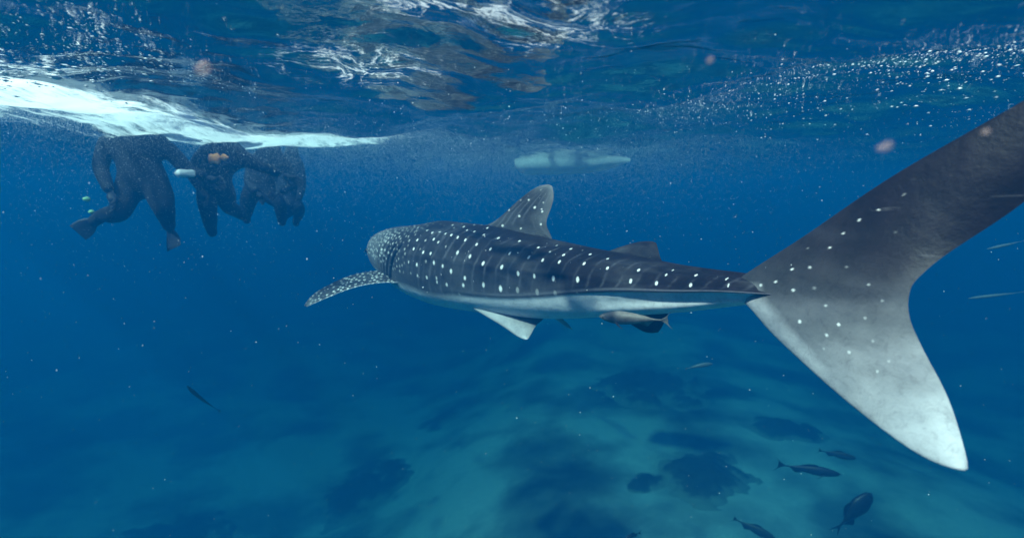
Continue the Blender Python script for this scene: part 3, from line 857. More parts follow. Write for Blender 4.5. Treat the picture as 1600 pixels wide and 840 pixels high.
# ------------------------------------------------------------------ fish
def fish(name, label, cat, nose, tail, up, hgt, wid, mat, fins=('tail', 'dorsal', 'anal', 'pect'), deep=.38, bend=0.0,
         fork=.5, group=None, tail_len=.2, tail_h=1.0, finmat=None, belly=None, eye=True):
    nose, tail = np.array(nose, float), np.array(tail, float)
    ax = tail - nose; L = np.linalg.norm(ax); ax /= L
    up = np.array(up, float); up -= up.dot(ax) * ax; up /= np.linalg.norm(up)
    sd = np.cross(up, ax)
    H, Wd = hgt * L / 2, wid * L / 2
    n, m = 48, 28
    u = np.linspace(0, 1, n)
    body_end = 1 - tail_len
    prof = pchip([0, .03, .12, deep, .7, .92, 1], [.02, .28, .66, 1, .58, .15, .12], u)
    th = np.linspace(0, 2 * math.pi, m, endpoint=False)
    cx = u * body_end * L
    off = bend * L * (u * body_end)**2
    X = cx[:, None] + 0 * th; Y = off[:, None] + np.sin(th)[None] * (prof * Wd)[:, None]; Z = np.cos(th)[None] * (prof * H)[:, None]
    Vs = [np.stack([X, Y, Z], -1).reshape(-1, 3)]; Fs = [grid_faces(n, m)]; o_ = n * m
    def thin(LE, TE, th_=.012):
        nonlocal o_
        P, _, _, _ = fin(LE, TE, 10, 14, th_ * L, .004 * L)
        Vs.append(P.reshape(-1, 3)); Fs.append(grid_faces(P.shape[0], P.shape[1], o_)); o_ += P.shape[0] * P.shape[1]
    bx = lambda x: bend * L * x * x
    def q(x, z, y=0): return (x * L, bx(x) + y * L, z * L)
    if 'tail' in fins:
        th2 = hgt * tail_h * .55
        for sgn in (1, -1):
            thin([q(body_end - .04, 0), q(body_end + .05, sgn * th2 * .35), q(1.0, sgn * th2)],
                 [q(body_end + .07 + .02, 0), q(body_end + .5 * tail_len + .02, sgn * th2 * .3), q(1.005, sgn * th2 * .98)])
    if 'dorsal' in fins:
        thin([q(.30, hgt * .38), q(.36, hgt * .60), q(.44, hgt * .68)], [q(.66, hgt * .22), q(.60, hgt * .40), q(.50, hgt * .66)])
    if 'dorsal2' in fins:
        thin([q(.56, hgt * .3), q(.60, hgt * .50), q(.65, hgt * .62)], [q(.78, hgt * .12), q(.72, hgt * .3), q(.67, hgt * .61)])
    if 'anal' in fins:
        thin([q(.54, -hgt * .30), q(.60, -hgt * .50), q(.66, -hgt * .60)], [q(.78, -hgt * .10), q(.73, -hgt * .3), q(.68, -hgt * .59)])
    if 'pect' in fins:
        for sgn in (1, -1):
            thin([q(.24, -hgt * .05, sgn * wid * .4), q(.30, -hgt * .22, sgn * wid * .8), q(.38, -hgt * .34, sgn * wid)],
                 [q(.29, -hgt * .2, sgn * wid * .4), q(.33, -hgt * .32, sgn * wid * .7), q(.39, -hgt * .36, sgn * wid)], .008)
    V = np.concatenate(Vs)
    Wv = V[:, :1] * ax + V[:, 1:2] * sd + V[:, 2:] * up
    root = empty(name, tuple(nose))
    tag(root, label, cat, group)
    b = mesh_np('body', Wv, Fs, mat, root)
    if eye:
        for sgn in (1, -1):
            bm = bmesh.new(); bmesh.ops.create_uvsphere(bm, u_segments=10, v_segments=8, radius=.1 * H + .004 * L)
            me = bpy.data.meshes.new('eye'); bm.to_mesh(me); bm.free(); me.materials.append(FISH_EYE)
            e = link(bpy.data.objects.new('eye', me), root)
            i = int(.09 * n)
            e.location = Vector(ax * cx[i] + sd * sgn * prof[i] * Wd * .86 + up * prof[i] * H * .25)
    return root
FISH_EYE = simple_mat('fish_eye', (.01, .01, .01), .2, bump=0)
fm_dark = simple_mat('fish_dark_blue', (.012, .018, .028), .5, .4, 30)
fm_olive = simple_mat('fish_olive', (.03, .035, .028), .5, .4, 30)
fm_pale = simple_mat('fish_silver', (.16, .2, .2), .4, .3, 30)
fm_rem = simple_mat('remora_grey', (.30, .26, .22), .5, .55, 14, col2=(.03, .028, .03))
UPV = (0, -.25, 1)
GF = 'small fish swimming below the shark'
fish('swimming_fish', 'slender dark fish with forked tail swimming right below the shark tail', 'fish', at(1314, 741, 7.6), at(1211, 724, 7.8), UPV, .17, .12, fm_dark, group=GF, tail_len=.14, tail_h=1.5)
fish('swimming_fish', 'stout dark fish rising steeply, tail down, at lower right', 'fish', at(1362, 770, 7.2), at(1302, 831, 7.3), (-.75, -.3, .75), .42, .2, fm_dark, group=GF, tail_len=.2, tail_h=.62, fins=('tail', 'dorsal', 'anal'))
fish('swimming_fish', 'olive fish heading down right, cut by the bottom edge of the photo', 'fish', at(1212, 842, 8.4), at(1144, 808, 8.6), UPV, .24, .14, fm_olive, group=GF, tail_len=.12)
fish('swimming_fish', 'faint olive fish just above the slender fork tailed one', 'fish', at(1338, 716, 9.4), at(1276, 702, 9.5), UPV, .2, .13, fm_olive, group=GF, tail_len=.14)
fish('swimming_fish', 'small pale curved fish below the tail stalk of the shark', 'fish', at(1114, 568, 7.6), at(1068, 573, 7.6), UPV, .16, .1, fm_pale, group=GF, tail_len=.12, fins=('tail',), bend=.12)
fish('swimming_fish', 'dark little fish at the bottom edge straight below the remora', 'fish', at(975, 842, 6.2), at(1003, 830, 6.3), UPV, .3, .16, fm_dark, group=GF)
fish('needlefish', 'thin dark fish bent like a hook in the open water at lower left', 'fish', at(292, 602, 4.6), at(322, 636, 5.1), (.3, 0, 1), .055, .05, fm_olive, group='thin needle shaped fish', tail_len=.08, fins=('tail',), bend=-.22, deep=.3)
fish('needlefish', 'thin pale needlefish by the right photo edge, upper of the two', 'fish', at(1542, 389, 6.9), at(1606, 377, 6.9), UPV, .07, .05, fm_pale, group='thin needle shaped fish', tail_len=.08, fins=('tail',), bend=.08)
fish('needlefish', 'thin pale needlefish by the right photo edge, lower of the two', 'fish', at(1512, 466, 7.1), at(1604, 457, 7.1), UPV, .05, .04, fm_pale, group='thin needle shaped fish', tail_len=.08, fins=('tail',), bend=.04)
# the remora hangs under the shark, belly outward
fish('remora', 'mottled grey and white remora clinging under the belly of the whale shark', 'remora', at(936, 494, 3.30), at(1049, 501, 3.10), (.0, -.45, 1), .19, .17, fm_rem, fins=('tail', 'anal', 'pect'), tail_len=.13, tail_h=1.3, deep=.35)

# ------------------------------------------------------------------ people at the surface
def skin_body(name, joints, edges, mat, parent, loc, sub=2):
    """one continuous surface grown round a skeleton; joints name -> (x, y, z, radius) or (x, y, z, rx, ry)"""
    ks = list(joints)
    me = bpy.data.meshes.new('tmp')
    me.from_pydata([Vector(joints[k][:3]) for k in ks], [(ks.index(a), ks.index(b)) for a, b in edges], [])
    o = bpy.data.objects.new('tmp', me); sc.collection.objects.link(o)
    md = o.modifiers.new('s', 'SKIN'); md.use_smooth_shade = True; md.branch_smoothing = .4
    sv = me.skin_vertices[0].data if me.skin_vertices else None
    if sv is None:
        bm = bmesh.new(); bm.from_mesh(me); bm.verts.layers.skin.verify(); bm.to_mesh(me); bm.free(); sv = me.skin_vertices[0].data
    for i, k in enumerate(ks):
        r = joints[k][3:]
        sv[i].radius = (r[0], r[-1]); sv[i].use_root = (i == 0)
    ss = o.modifiers.new('b', 'SUBSURF'); ss.levels = sub; ss.render_levels = sub
    dg = bpy.context.evaluated_depsgraph_get()
    res = bpy.data.meshes.new_from_object(o.evaluated_get(dg))
    bpy.data.objects.remove(o); bpy.data.meshes.remove(me)
    res.name = name; res.materials.clear(); res.materials.append(mat)
    for p in res.polygons: p.use_smooth = True
    return link(bpy.data.objects.new(name, res), parent)

suit_m = simple_mat('black_wetsuit', (.006, .005, .008), .8, .4, 20)
suit2_m = simple_mat('navy_wetsuit', (.009, .010, .018), .8, .4, 20)
skin_m = simple_mat('person_skin', (.42, .25, .18), .6, .15, 20)
rub_m = simple_mat('black_rubber', (.014, .014, .02), .5, .3, 20)
hair_m = simple_mat('dark_hair', (.02, .015, .012), .7)
white_m = simple_mat('white_cloth', (.75, .77, .8), .8, .2, 20)
orange_m = simple_mat('orange_cloth', (.85, .33, .10), .7, .2, 20)
green_m = simple_mat('green_plastic', (.25, .55, .30), .5, .2, 20)
glass_m = simple_mat('mask_glass', (.03, .05, .06), .08, bump=0)

def person(label, J, D, suit, cloth, S=1.0, fins_on=('l', 'r')):
    """J: joints as photograph pixels (x, y) or (x, y, depth offset) at distance D"""
    W3 = {k: Vector(at(v[0], v[1], D + (v[2] if len(v) > 2 else 0))) for k, v in J.items()}
    pel = W3['pelvis']
    root = empty('person', pel); tag(root, label, 'person', 'snorkellers floating at the surface')
    q = {k: v - pel for k, v in W3.items()}
    R = dict(pelvis=(.15, .12), waist=(.125, .105), chest=(.165, .125), neck=(.058, .06), head0=(.075, .085), head=(.082, .10),
             shl=(.065,), shr=(.065,), ell=(.046,), elr=(.046,), wrl=(.031,), wrr=(.031,), hil=(.092,), hir=(.092,),
             knl=(.062,), knr=(.062,), anl=(.042,), anr=(.042,), tol=(.036,), tor=(.036,))
    q['waist'] = q['pelvis'].lerp(q['chest'], .45)
    q['head0'] = q['neck'].lerp(q['head'], .55)
    j = {k: (*q[k], *[r * S for r in R[k]]) for k in R if k in q}
    mids = {}
    def mid(a, b, nm, r, t=.5): j[nm] = (*q[a].lerp(q[b], t), r * S)
    mid('hil', 'knl', 'thl', .083, .4); mid('hir', 'knr', 'thr', .083, .4)
    mid('knl', 'anl', 'cal', .060, .35); mid('knr', 'anr', 'car', .060, .35)
    mid('ell', 'wrl', 'fol', .043, .3); mid('elr', 'wrr', 'for', .043, .3)
    E = [('pelvis', 'waist'), ('waist', 'chest'), ('chest', 'neck'), ('neck', 'head0'), ('head0', 'head')]
    for s in 'lr':
        E += [('chest', 'sh' + s), ('sh' + s, 'el' + s), ('el' + s, 'fo' + s), ('fo' + s, 'wr' + s), ('pelvis', 'hi' + s), ('hi' + s, 'th' + s),
              ('th' + s, 'kn' + s), ('kn' + s, 'ca' + s), ('ca' + s, 'an' + s), ('an' + s, 'to' + s)]
    b = skin_body('body', j, E, suit, root, pel)
    # hands with five fingers
    for s in 'lr':
        d = (q['wr' + s] - q['el' + s]).normalized()
        sd = d.cross(Vector((.2, .9, .3))).normalized(); n = d.cross(sd)
        w = q['wr' + s]
        hj = {'w': (*w, .026 * S), 'p': (*(w + d * .05 * S), .034 * S, .018 * S), 'k': (*(w + d * .09 * S), .036 * S, .016 * S)}
        he = [('w', 'p'), ('p', 'k')]
        for f_, (o_, ln_) in enumerate(((-.030, .062), (-.010, .076), (.010, .072), (.029, .056))):
            a = w + d * .10 * S + sd * o_ * S; m_ = a + (d * ln_ * .55 + n * .010) * S; t_ = m_ + (d * ln_ * .42 + n * .022) * S
            hj['a%d' % f_] = (*a, .0092 * S); hj['m%d' % f_] = (*m_, .0085 * S); hj['t%d' % f_] = (*t_, .007 * S)
            he += [('k', 'a%d' % f_), ('a%d' % f_, 'm%d' % f_), ('m%d' % f_, 't%d' % f_)]
        a = w + (d * .045 + sd * -.032) * S; m_ = a + (d * .03 - sd * .026) * S; t_ = m_ + (d * .03 - sd * .006) * S
        hj['ta'] = (*a, .012 * S); hj['tm'] = (*m_, .0105 * S); hj['tt'] = (*t_, .009 * S)
        he += [('p', 'ta'), ('ta', 'tm'), ('tm', 'tt')]
        skin_body('hand', hj, he, cloth.get('hand' + s, rub_m), root, pel, 1)
    # swim fins
    for s in fins_on:
        d = (q['to' + s] - q['an' + s]).normalized()
        sd = d.cross(Vector((.1, .8, .3))).normalized(); n = d.cross(sd)
        a0 = q['an' + s]; K = cloth.get('fin', 1)
        LE = [a0 - sd * .04, a0 + d * .12 - sd * .055, a0 + d * .3 * K - sd * .085, a0 + d * .52 * K - sd * .10 + n * .03]
        TE = [a0 + sd * .04, a0 + d * .12 + sd * .055, a0 + d * .3 * K + sd * .085, a0 + d * .50 * K + sd * .10 + n * .03]
        P, _, _, _ = fin([list(v * 1) for v in LE], [list(v * 1) for v in TE], 12, 20, .05, .014)
        mesh_np('swim_fin', P.reshape(-1, 3), [grid_faces(*P.shape[:2])], rub_m, root)
    # diving mask with snorkel, hair
    h = q['head']; fd = Vector((.25, -.95, -.1)).normalized()
    rt = fd.cross(Vector((0, 0, 1))).normalized()
    def blob(nm, c, r, m, par):
        bm = bmesh.new(); bmesh.ops.create_uvsphere(bm, u_segments=16, v_segments=12, radius=1)
        for v in bm.verts: v.co = Vector((v.co.x * r[0], v.co.y * r[1], v.co.z * r[2])) + c
        me = bpy.data.meshes.new(nm); bm.to_mesh(me); bm.free(); me.materials.append(m)
        for p in me.polygons: p.use_smooth = True
        return link(bpy.data.objects.new(nm, me), par)
    blob('hair', h + Vector((0, .012, .03)) * S, (.088 * S, .10 * S, .085 * S), hair_m, root)
    mk = blob('diving_mask', h + fd * .085 * S, (.075 * S, .035 * S, .045 * S), rub_m, root)
    blob('glass', h + fd * .108 * S, (.062 * S, .02 * S, .034 * S), glass_m, mk)
    bm = bmesh.new()
    path = [h + fd * .10 - Vector((0, 0, .07)), h + fd * .09 + rt * .07 - Vector((0, 0, .06)), h + rt * .11, h + rt * .11 + Vector((0, .03, .25))]
    j2 = {str(i): (*p, .012) for i, p in enumerate(path)}
    skin_body('snorkel', j2, [(str(i), str(i + 1)) for i in range(3)], cloth.get('snorkel', rub_m), root, pel, 1)
    for nm, (px, py, dd, r, m) in cloth.get('extra', {}).items():
        c = Vector(at(px, py, D + dd)) - pel
        bm = bmesh.new(); bmesh.ops.create_icosphere(bm, subdivisions=3, radius=1)
        for v in bm.verts:
            k = 1 + .18 * math.sin(v.co.x * 5 + px) * math.cos(v.co.z * 4)
            v.co = Vector((v.co.x * r[0] * k, v.co.y * r[1], v.co.z * r[2] * k)) + c
        me = bpy.data.meshes.new(nm.rstrip('12')); bm.to_mesh(me); bm.free(); me.materials.append(m)
        for p in me.polygons: p.use_smooth = True
        link(bpy.data.objects.new(nm.rstrip('12'), me), root)
    return root

person('leftmost snorkeller, in a dark suit with a white patch at the elbow and black fins', dict(
    head=(236, 168), neck=(228, 194), chest=(210, 226), pelvis=(222, 284), shl=(166, 222), shr=(262, 228, .1), ell=(156, 262, -.1), elr=(292, 266, .15),
    wrl=(172, 300, -.3), wrr=(322, 276, .1), hil=(198, 298), hir=(248, 298), knl=(186, 334, -.25), knr=(256, 326, -.1), anl=(160, 336, -.1), anr=(262, 346, .1),
    tol=(141, 350, -.1), tor=(267, 362, .1)), 6.0, suit_m,
    dict(fin=.6, extra={'white_patch': (290, 271, .02, (.105, .09, .045), white_m), 'green_patch1': (135, 311, -.1, (.036, .03, .026), green_m), 'green_patch2': (143, 331, -.1, (.03, .03, .022), green_m)}), S=1.75)
person('snorkeller in black with two orange patches near the shoulder, in the middle of the group', dict(
    head=(356, 190), neck=(352, 212), chest=(346, 242), pelvis=(336, 292), shl=(312, 244), shr=(384, 248), ell=(300, 272, -.1), elr=(412, 262),
    wrl=(314, 296, -.2), wrr=(440, 272, .1), hil=(322, 302), hir=(352, 302), knl=(326, 332, -.1), knr=(356, 322, .1), anl=(330, 358, .25), anr=(376, 334, .3),
    tol=(334, 370, .3), tor=(384, 342, .3)), 6.6, suit_m,
    dict(extra={'orange_patch1': (335, 248, -.22, (.066, .06, .06), orange_m), 'orange_patch2': (350, 246, -.22, (.045, .04, .036), orange_m)}), S=1.55, fins_on=())
person('navy suited snorkeller with hands on the chest, right of the orange patched one', dict(
    head=(428, 200), neck=(426, 222), chest=(418, 254), pelvis=(402, 294), shl=(394, 256), shr=(448, 260), ell=(388, 286, -.1), elr=(458, 290),
    wrl=(402, 300, -.2), wrr=(438, 300, -.2), hil=(390, 302), hir=(420, 304), knl=(386, 326), knr=(438, 318), anl=(384, 340, .3), anr=(440, 342, .1),
    tol=(388, 350, .3), tor=(442, 354, .1)), 7.4, suit2_m, {}, S=1.45, fins_on=())
person('faintest snorkeller, farthest right of the group, legs drawn up', dict(
    head=(458, 212), neck=(456, 232), chest=(454, 262), pelvis=(448, 304), shl=(438, 262), shr=(470, 266), ell=(432, 290), elr=(472, 292),
    wrl=(440, 310, -.2), wrr=(466, 314, -.2), hil=(438, 310), hir=(456, 312), knl=(462, 324, -.2), knr=(470, 328), anl=(444, 338, .2), anr=(462, 346, .3),
    tol=(444, 346, .2), tor=(464, 354, .3)), 8.4, suit2_m, {}, S=1.35, fins_on=())

# ------------------------------------------------------------------ boat hull beyond the shark
def boat():
    m = simple_mat('white_hull_paint', (.78, .8, .78), .5, .12, 4)
    wood = simple_mat('hull_wood', (.35, .24, .14), .6)
    A = Vector(at(808, 262, 12.4)); Bv = Vector(at(985, 258, 11.6))
    A.z = Bv.z = 0
    ax = (Bv - A); L = ax.length; ax.normalize(); sd = Vector((-ax.y, ax.x, 0))
    root = empty('boat', A); tag(root, 'white boat hull seen from below, floating beyond the dorsal fin', 'boat')
    n, m_ = 60, 30
    u = np.linspace(0, 1, n)
    drf = pchip([0, .03, .12, .45, .75, 1], [.20, .30, .36, .35, .29, .10], u)
    wid = pchip([0, .05, .3, .7, 1], [.24, .32, .38, .30, .01], u)
    th = np.linspace(-math.pi / 2, math.pi / 2, m_)
    V = []
    for i in range(n):
        for t in th:
            y = wid[i] * np.sign(math.sin(t)) * abs(math.sin(t))**.8
            z = .38 - (drf[i] + .38) * max(math.cos(t), 0)**.55
            V.append(ax * (u[i] * L) + sd * y + Vector((0, 0, z)))
    i = np.arange(n - 1)[:, None] * m_; j = np.arange(m_ - 1)[None]
    q = np.stack([i + j, i + j + 1, i + m_ + j + 1, i + m_ + j], -1).reshape(-1, 4)
    V = np.array([list(v) for v in V])
    cap = np.array([[0, k, k + 1] for k in range(1, m_ - 1)])
    mesh_np('hull', V, [q, cap], m, root)
    deck = V.reshape(n, m_, 3)[:, [0, -1]].copy(); deck[..., 2] -= .03
    ii = np.arange(n - 1) * 2
    mesh_np('deck', deck.reshape(-1, 3), [np.stack([ii, ii + 1, ii + 3, ii + 2], -1)], wood, root)
    # outrigger poles hang above the water
    return root
boat()

# ------------------------------------------------------------------ sheets standing in for bright surface light, and bubbles
def light_sheet_mat(lace):
    m, nt, out = new_mat('ripple_light_lace' if lace else 'sky_light_sheet')
    tc = N(nt, 'ShaderNodeTexCoord')
    at_ = N(nt, 'ShaderNodeAttribute', attribute_name='dens')
    mp = N(nt, 'ShaderNodeMapping')
    mp.inputs['Rotation'].default_value = (0, 0, .75 if not lace else 0)
    mp.inputs['Scale'].default_value = (1, 1, 1) if lace else (2.6, .55, 1)
    n1 = N(nt, 'ShaderNodeTexNoise', Scale=4.2 if lace else 3.2, Detail=10.0, Roughness=.6 if lace else .74, Distortion=.9 if lace else .3)
    nt.links.new(tc.outputs['Object'], mp.inputs[0]); nt.links.new(mp.outputs[0], n1.inputs['Vector'])
    src = n1.outputs['Fac']
    if not lace:
        c1 = N(nt, 'ShaderNodeMath', operation='MULTIPLY_ADD'); c1.inputs[1].default_value = 2.1; c1.inputs[2].default_value = -.55
        nt.links.new(src, c1.inputs[0]); src = c1.outputs[0]
    if lace:                                      # filaments where the noise crosses its middle, broken up by a finer noise
        a1 = N(nt, 'ShaderNodeMath', operation='SUBTRACT'); a1.inputs[1].default_value = .5; nt.links.new(src, a1.inputs[0])
        a2 = N(nt, 'ShaderNodeMath', operation='ABSOLUTE'); nt.links.new(a1.outputs[0], a2.inputs[0])
        n2 = N(nt, 'ShaderNodeTexNoise', Scale=34.0, Detail=6.0, Roughness=.7); nt.links.new(tc.outputs['Object'], n2.inputs['Vector'])
        a3 = N(nt, 'ShaderNodeMath', operation='MULTIPLY_ADD'); a3.inputs[1].default_value = -6.5; nt.links.new(a2.outputs[0], a3.inputs[0]); nt.links.new(n2.outputs['Fac'], a3.inputs[2])
        src = a3.outputs[0]
    ad = N(nt, 'ShaderNodeMath', operation='ADD'); nt.links.new(src, ad.inputs[0]); nt.links.new(at_.outputs['Fac'], ad.inputs[1])
    mr = N(nt, 'ShaderNodeMapRange', interpolation_type='SMOOTHSTEP')
    mr.inputs['From Min'].default_value = .70 if lace else .80; mr.inputs['From Max'].default_value = 1.25 if lace else 1.22
    if lace: mr.inputs['To Max'].default_value = .62
    nt.links.new(ad.outputs[0], mr.inputs['Value'])
    tl = N(nt, 'ShaderNodeBsdfTranslucent'); tl.inputs[0].default_value = (.97, .97, .97, 1)
    df = N(nt, 'ShaderNodeBsdfDiffuse'); df.inputs[0].default_value = (.9, .93, .93, 1)
    m1 = N(nt, 'ShaderNodeMixShader'); m1.inputs[0].default_value = .2
    nt.links.new(tl.outputs[0], m1.inputs[1]); nt.links.new(df.outputs[0], m1.inputs[2])
    tr = N(nt, 'ShaderNodeBsdfTransparent')
    m2 = N(nt, 'ShaderNodeMixShader')
    nt.links.new(mr.outputs[0], m2.inputs[0]); nt.links.new(tr.outputs[0], m2.inputs[1]); nt.links.new(m1.outputs[0], m2.inputs[2])
    nt.links.new(m2.outputs[0], out.inputs[0])
    return m

def on_plane(px, py, z):
    d0 = at(px, py, 1.0) - np.array([0, 0, CAMZ]); t = (z - CAMZ) / d0[2]
    return np.array([0, 0, CAMZ]) + d0 * t

def build_light_sheets():
    # near edge and far edge of the white sheet that stands in for sky light, left to right (photograph pixels on the surface plane)
    near = [(-260, 40), (-100, 66), (0, 84), (150, 118), (300, 150), (450, 178), (560, 196), (655, 207)]
    far = [(-260, 205), (-100, 212), (0, 214), (150, 222), (300, 232), (450, 240), (560, 240), (655, 222)]
    nv, nu = 460, 240
    k = np.arange(8.0)
    A = spline(k, np.array([on_plane(x, y, -.03)[:2] for x, y in near]), np.linspace(0, 7, nv))
    Bq = spline(k, np.array([on_plane(x, y, -.03)[:2] for x, y in far]), np.linspace(0, 7, nv))
    e = np.linspace(0, 1, nu)
    dA = np.linalg.norm(A, axis=1)[:, None, None]; dB = np.linalg.norm(Bq, axis=1)[:, None, None]
    u = e[None, :, None] * dA / (e[None, :, None] * dA + (1 - e[None, :, None]) * dB)      # rows spread evenly in angle
    XY = A[:, None] + (Bq - A)[:, None] * u
    X, Y = XY[..., 0], XY[..., 1]
    v = np.linspace(0, 1, nv)[:, None]
    Z = wave_h(X, Y) - .03
    o = sheet('surface_light', X, Y, Z, light_sheet_mat(False))  # added translucent sheet in place of bright sky seen through a wave
    w = e[None] + .07 * nz(X * 1.3, Y * .8, 61, 4, 1.2) + .06 * nz(X * 1.3, Y * .8, 62, 4, 6.0)
    dens = -.08 + .10 * sstep(0, .2, w) + .85 * sstep(.20, .52, w) * (1 - sstep(.60, 1.0, w)) * (1 - .3 * sstep(.5, 1, v))
    dens = dens - .5 * (1 - sstep(0, .02, v) * (1 - sstep(.9, 1.0, v))) - .5 * sstep(.9, 1, e[None]) - .3 * (1 - sstep(0, .06, e[None]))
    a = o.data.attributes.new('dens', 'FLOAT', 'POINT'); a.data.foreach_set('value', dens.astype(np.float32).ravel())
    tag(o, 'long white sheet standing in for bright sky through the waves above the snorkellers', None, None, 'stuff')
    xs, ys = np.linspace(-2.0, 1.3, 260), np.linspace(1.2, 4.2, 260)
    X, Y = np.meshgrid(xs, ys)
    o = sheet('surface_light', X, Y, wave_h(X, Y) - .008, light_sheet_mat(True))  # added sheet imitating pale refraction edges around the reflected pools
    r = np.hypot((X + .05) / 1.0, (Y - 2.1) / .8)
    r2 = np.hypot((X + .75) / .9, (Y - 3.0) / .7)
    dens = .68 - .75 * np.minimum(r, r2)**1.3 + .10 * nz(X * 2, Y * 2, 66, 3, 1)
    a = o.data.attributes.new('dens', 'FLOAT', 'POINT'); a.data.foreach_set('value', np.clip(dens, -.6, .6).astype(np.float32).ravel())
    tag(o, 'lacy grey sheet standing in for light bent by ripples above the dorsal fin', None, None, 'stuff')
build_light_sheets()

def specks(name, pts, rad, mat, label, stretch=None, tetra=False):
    """many tiny octahedra as one object"""
    pts = np.asarray(pts); n = len(pts)
    base = np.array([(1, 0, 0), (-1, 0, 0), (0, 1, 0), (0, -1, 0), (0, 0, 1), (0, 0, -1)], float)
    if tetra: base = np.array([(1, 1, 1), (-1, -1, 1), (-1, 1, -1), (1, -1, -1)], float) * .8
    rs = np.random.RandomState(3)
    st = rs.uniform(.6, 1.4, (n, 1, 3))
    V = base[None] * st * np.asarray(rad)[:, None, None]
    if stretch is not None: V[..., 1] *= np.asarray(stretch)[:, None]
    V = pts[:, None] + V
    fb = np.array([(0, 2, 4), (2, 1, 4), (1, 3, 4), (3, 0, 4), (2, 0, 5), (1, 2, 5), (3, 1, 5), (0, 3, 5)])
    if tetra: fb = np.array([(0, 1, 2), (0, 3, 1), (0, 2, 3), (1, 3, 2)])
    Fq = (fb[None] + (np.arange(n) * len(base))[:, None, None]).reshape(-1, 3)
    o = mesh_np(name, V.reshape(-1, 3), [Fq], mat, smooth=False)
    return tag(o, label, None, None, 'stuff')

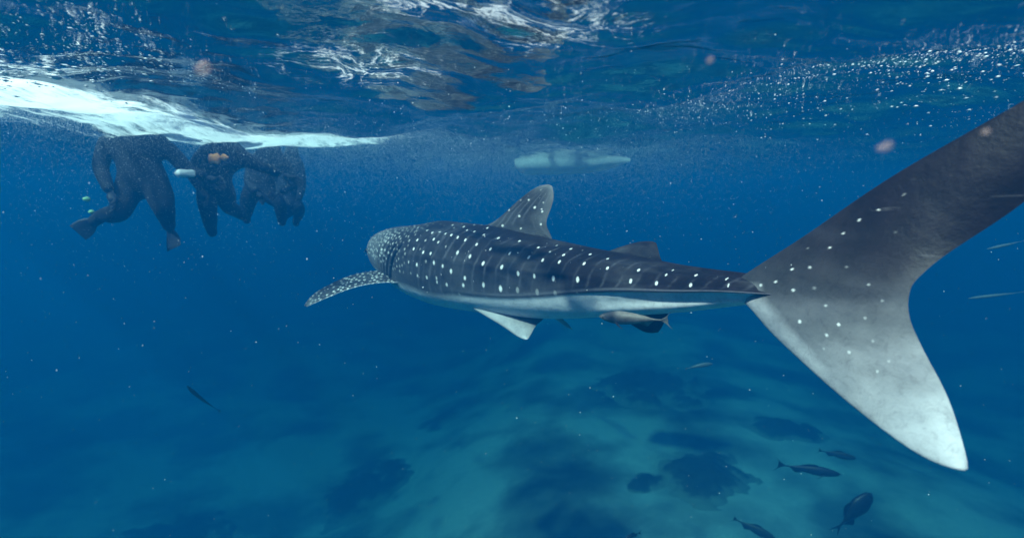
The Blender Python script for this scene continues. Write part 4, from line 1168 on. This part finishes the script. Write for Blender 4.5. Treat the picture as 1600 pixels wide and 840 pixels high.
def build_specks():
    rs = np.random.RandomState(11)
    m, nt, out = new_mat('plankton_white')
    b = N(nt, 'ShaderNodeBsdfPrincipled', Roughness=.3); b.inputs['Base Color'].default_value = (.85, .88, .9, 1)
    nt.links.new(b.outputs[0], out.inputs[0])
    # drifting particles all round the camera
    n = 4600
    d = rs.uniform(.35, 1, n)**1 * 6.5; th = rs.uniform(-1.1, 1.1, n)
    x = d * np.sin(th); y = d * np.cos(th); z = rs.uniform(-3.2, -.05, n)
    keep = rs.rand(n) < np.where(z > -1.2, .9, .35)
    P = np.stack([x, y, z], -1)[keep]
    r = .0011 + .0022 * rs.rand(len(P))**4
    specks('floating_particles', P, r, m, 'tiny pale particles drifting in the water')
    # bubbles under the surface: drawn out in lines by the waves, and hanging clouds
    Q = []; R = []
    def put(X, Y, below, r):
        Q.append(np.stack([X, Y, wave_h(X, Y) - .012 - below], -1)); R.append(r)
    for k in range(150):
        main = k % 4 != 0
        y0 = rs.uniform(1.8, 5.6); x0 = (2.0 - .22 * (y0 - 2) + rs.normal(0, .22)) if main else rs.uniform(.9, 5.0)
        n_ = rs.randint(5, 34); l = rs.uniform(.1, .5)
        s = rs.uniform(-l, l, n_); b_ = rs.uniform(.4, 1.25)
        X = x0 - s * .15 + rs.normal(0, .025, n_); Y = y0 + s * .98 + rs.normal(0, .03, n_)
        put(X, Y, rs.exponential(.04, n_), b_ * (.0009 + .0036 * rs.rand(n_)**5))
    for k in range(90):  # left lines: stretched bubbles put in for bright glints on the surface
        x0 = rs.uniform(-3.2, -1.5); y0 = rs.uniform(1.7, 3.4); n_ = rs.randint(4, 26); l = rs.uniform(.1, .4)
        s = rs.uniform(-l, l, n_); b_ = rs.uniform(.7, 2.0) * (1.5 if x0 < -2.2 else .8)
        put(x0 - s * .3 + rs.normal(0, .03, n_), y0 + s * .95 + rs.normal(0, .03, n_), rs.exponential(.03, n_), b_ * (.0010 + .0034 * rs.rand(n_)**4))
    for cx, cyy, k, s, dp in [(3.0, 3.4, 420, .9, .10), (1.6, 4.0, 520, .9, .12), (.5, 4.4, 420, .5, .2), (-.3, 3.4, 220, .6, .2), (.55, 4.3, 60, .06, .5)]:
        X = rs.normal(cx, s, k); Y = rs.normal(cyy, s * .8, k)
        put(X, Y, rs.exponential(dp, k), .0010 + .0036 * rs.rand(k)**5)
    Qa = np.concatenate(Q); Ra = np.concatenate(R); ok = np.hypot(Qa[:, 0], Qa[:, 1]) > 1.5
    Qa, Ra = Qa[ok], Ra[ok]
    specks('bubbles', Qa, Ra, m, 'small air bubbles under the surface, some standing in for glints', 1 + 1.6 * np.clip(np.abs(Qa[:, 0] - .1), 0, 2.5))
    # fine bubble mist far off and round the snorkellers
    Q = []; R = []
    k = 135000
    X = rs.normal(-.4, 2.6, k); Y = 6.9 + rs.exponential(2.6, k)
    put(X, Y, rs.exponential(.34, k), rs.uniform(.0009, .0021, k))
    k = 18000
    put(rs.normal(-3.2, 1.1, k), rs.normal(4.9, .30, k), rs.exponential(.30, k), rs.uniform(.0009, .0015, k))
    k = 26000
    s_ = rs.rand(k); xy = np.array([(-6.0, 4.0), (-3.9, 5.2), (-2.6, 6.2), (-1.4, 7.0)]); q_ = s_ * 3; i_ = np.minimum(q_.astype(int), 2); fr_ = (q_ - i_)[:, None]
    c_ = xy[i_] * (1 - fr_) + xy[i_ + 1] * fr_
    put(c_[:, 0] + rs.normal(0, .35, k), c_[:, 1] + rs.normal(0, .45, k), rs.exponential(.055, k), rs.uniform(.0012, .0024, k))
    specks('bubble_mist', np.concatenate(Q), np.concatenate(R), m, 'milky mist of very fine bubbles below the surface', tetra=True)
build_specks()

# ------------------------------------------------------------------ four small jelly blobs drifting close by
jm, jnt, jout = new_mat('pink_jelly')
jb = N(jnt, 'ShaderNodeBsdfPrincipled', Roughness=.6); jb.inputs['Base Color'].default_value = (.75, .52, .46, 1)
jt = N(jnt, 'ShaderNodeBsdfTransparent'); jl = N(jnt, 'ShaderNodeLayerWeight', Blend=.35); jx = N(jnt, 'ShaderNodeMixShader')
jr = N(jnt, 'ShaderNodeMapRange'); jr.inputs['To Min'].default_value = .7; jr.inputs['To Max'].default_value = 1.0
jnt.links.new(jl.outputs['Facing'], jr.inputs['Value'])
jnt.links.new(jr.outputs[0], jx.inputs[0]); jnt.links.new(jb.outputs[0], jx.inputs[1]); jnt.links.new(jt.outputs[0], jx.inputs[2]); jnt.links.new(jx.outputs[0], jout.inputs[0])
for px, py, d, r, el, lab in [
    (317, 107, .9, .0105, 1.3, 'pinkish jelly blob drifting at upper left above the white streak'),
    (1109, 94, .9, .0058, 1.1, 'round pale jelly blob near the surface at upper right'),
    (1383, 229, .8, .0072, 1.7, 'elongated pink jelly blob just above the upper tail lobe'),
    (1540, 206, .8, .004, 1.6, 'tiny pink jelly blob in front of the dark upper tail lobe')]:
    bm = bmesh.new(); bmesh.ops.create_icosphere(bm, subdivisions=3, radius=r)
    for v in bm.verts:
        v.co.x *= el; v.co.z *= 1 + .15 * math.sin(v.co.x * 300)
        v.co.z += v.co.x * .3
    me = bpy.data.meshes.new('drifting_jelly'); bm.to_mesh(me); bm.free(); me.materials.append(jm)
    for p in me.polygons: p.use_smooth = True
    o = link(bpy.data.objects.new('drifting_jelly', me)); o.location = at(px, py, d)
    tag(o, lab, 'jelly', 'jelly blobs drifting near the viewer')
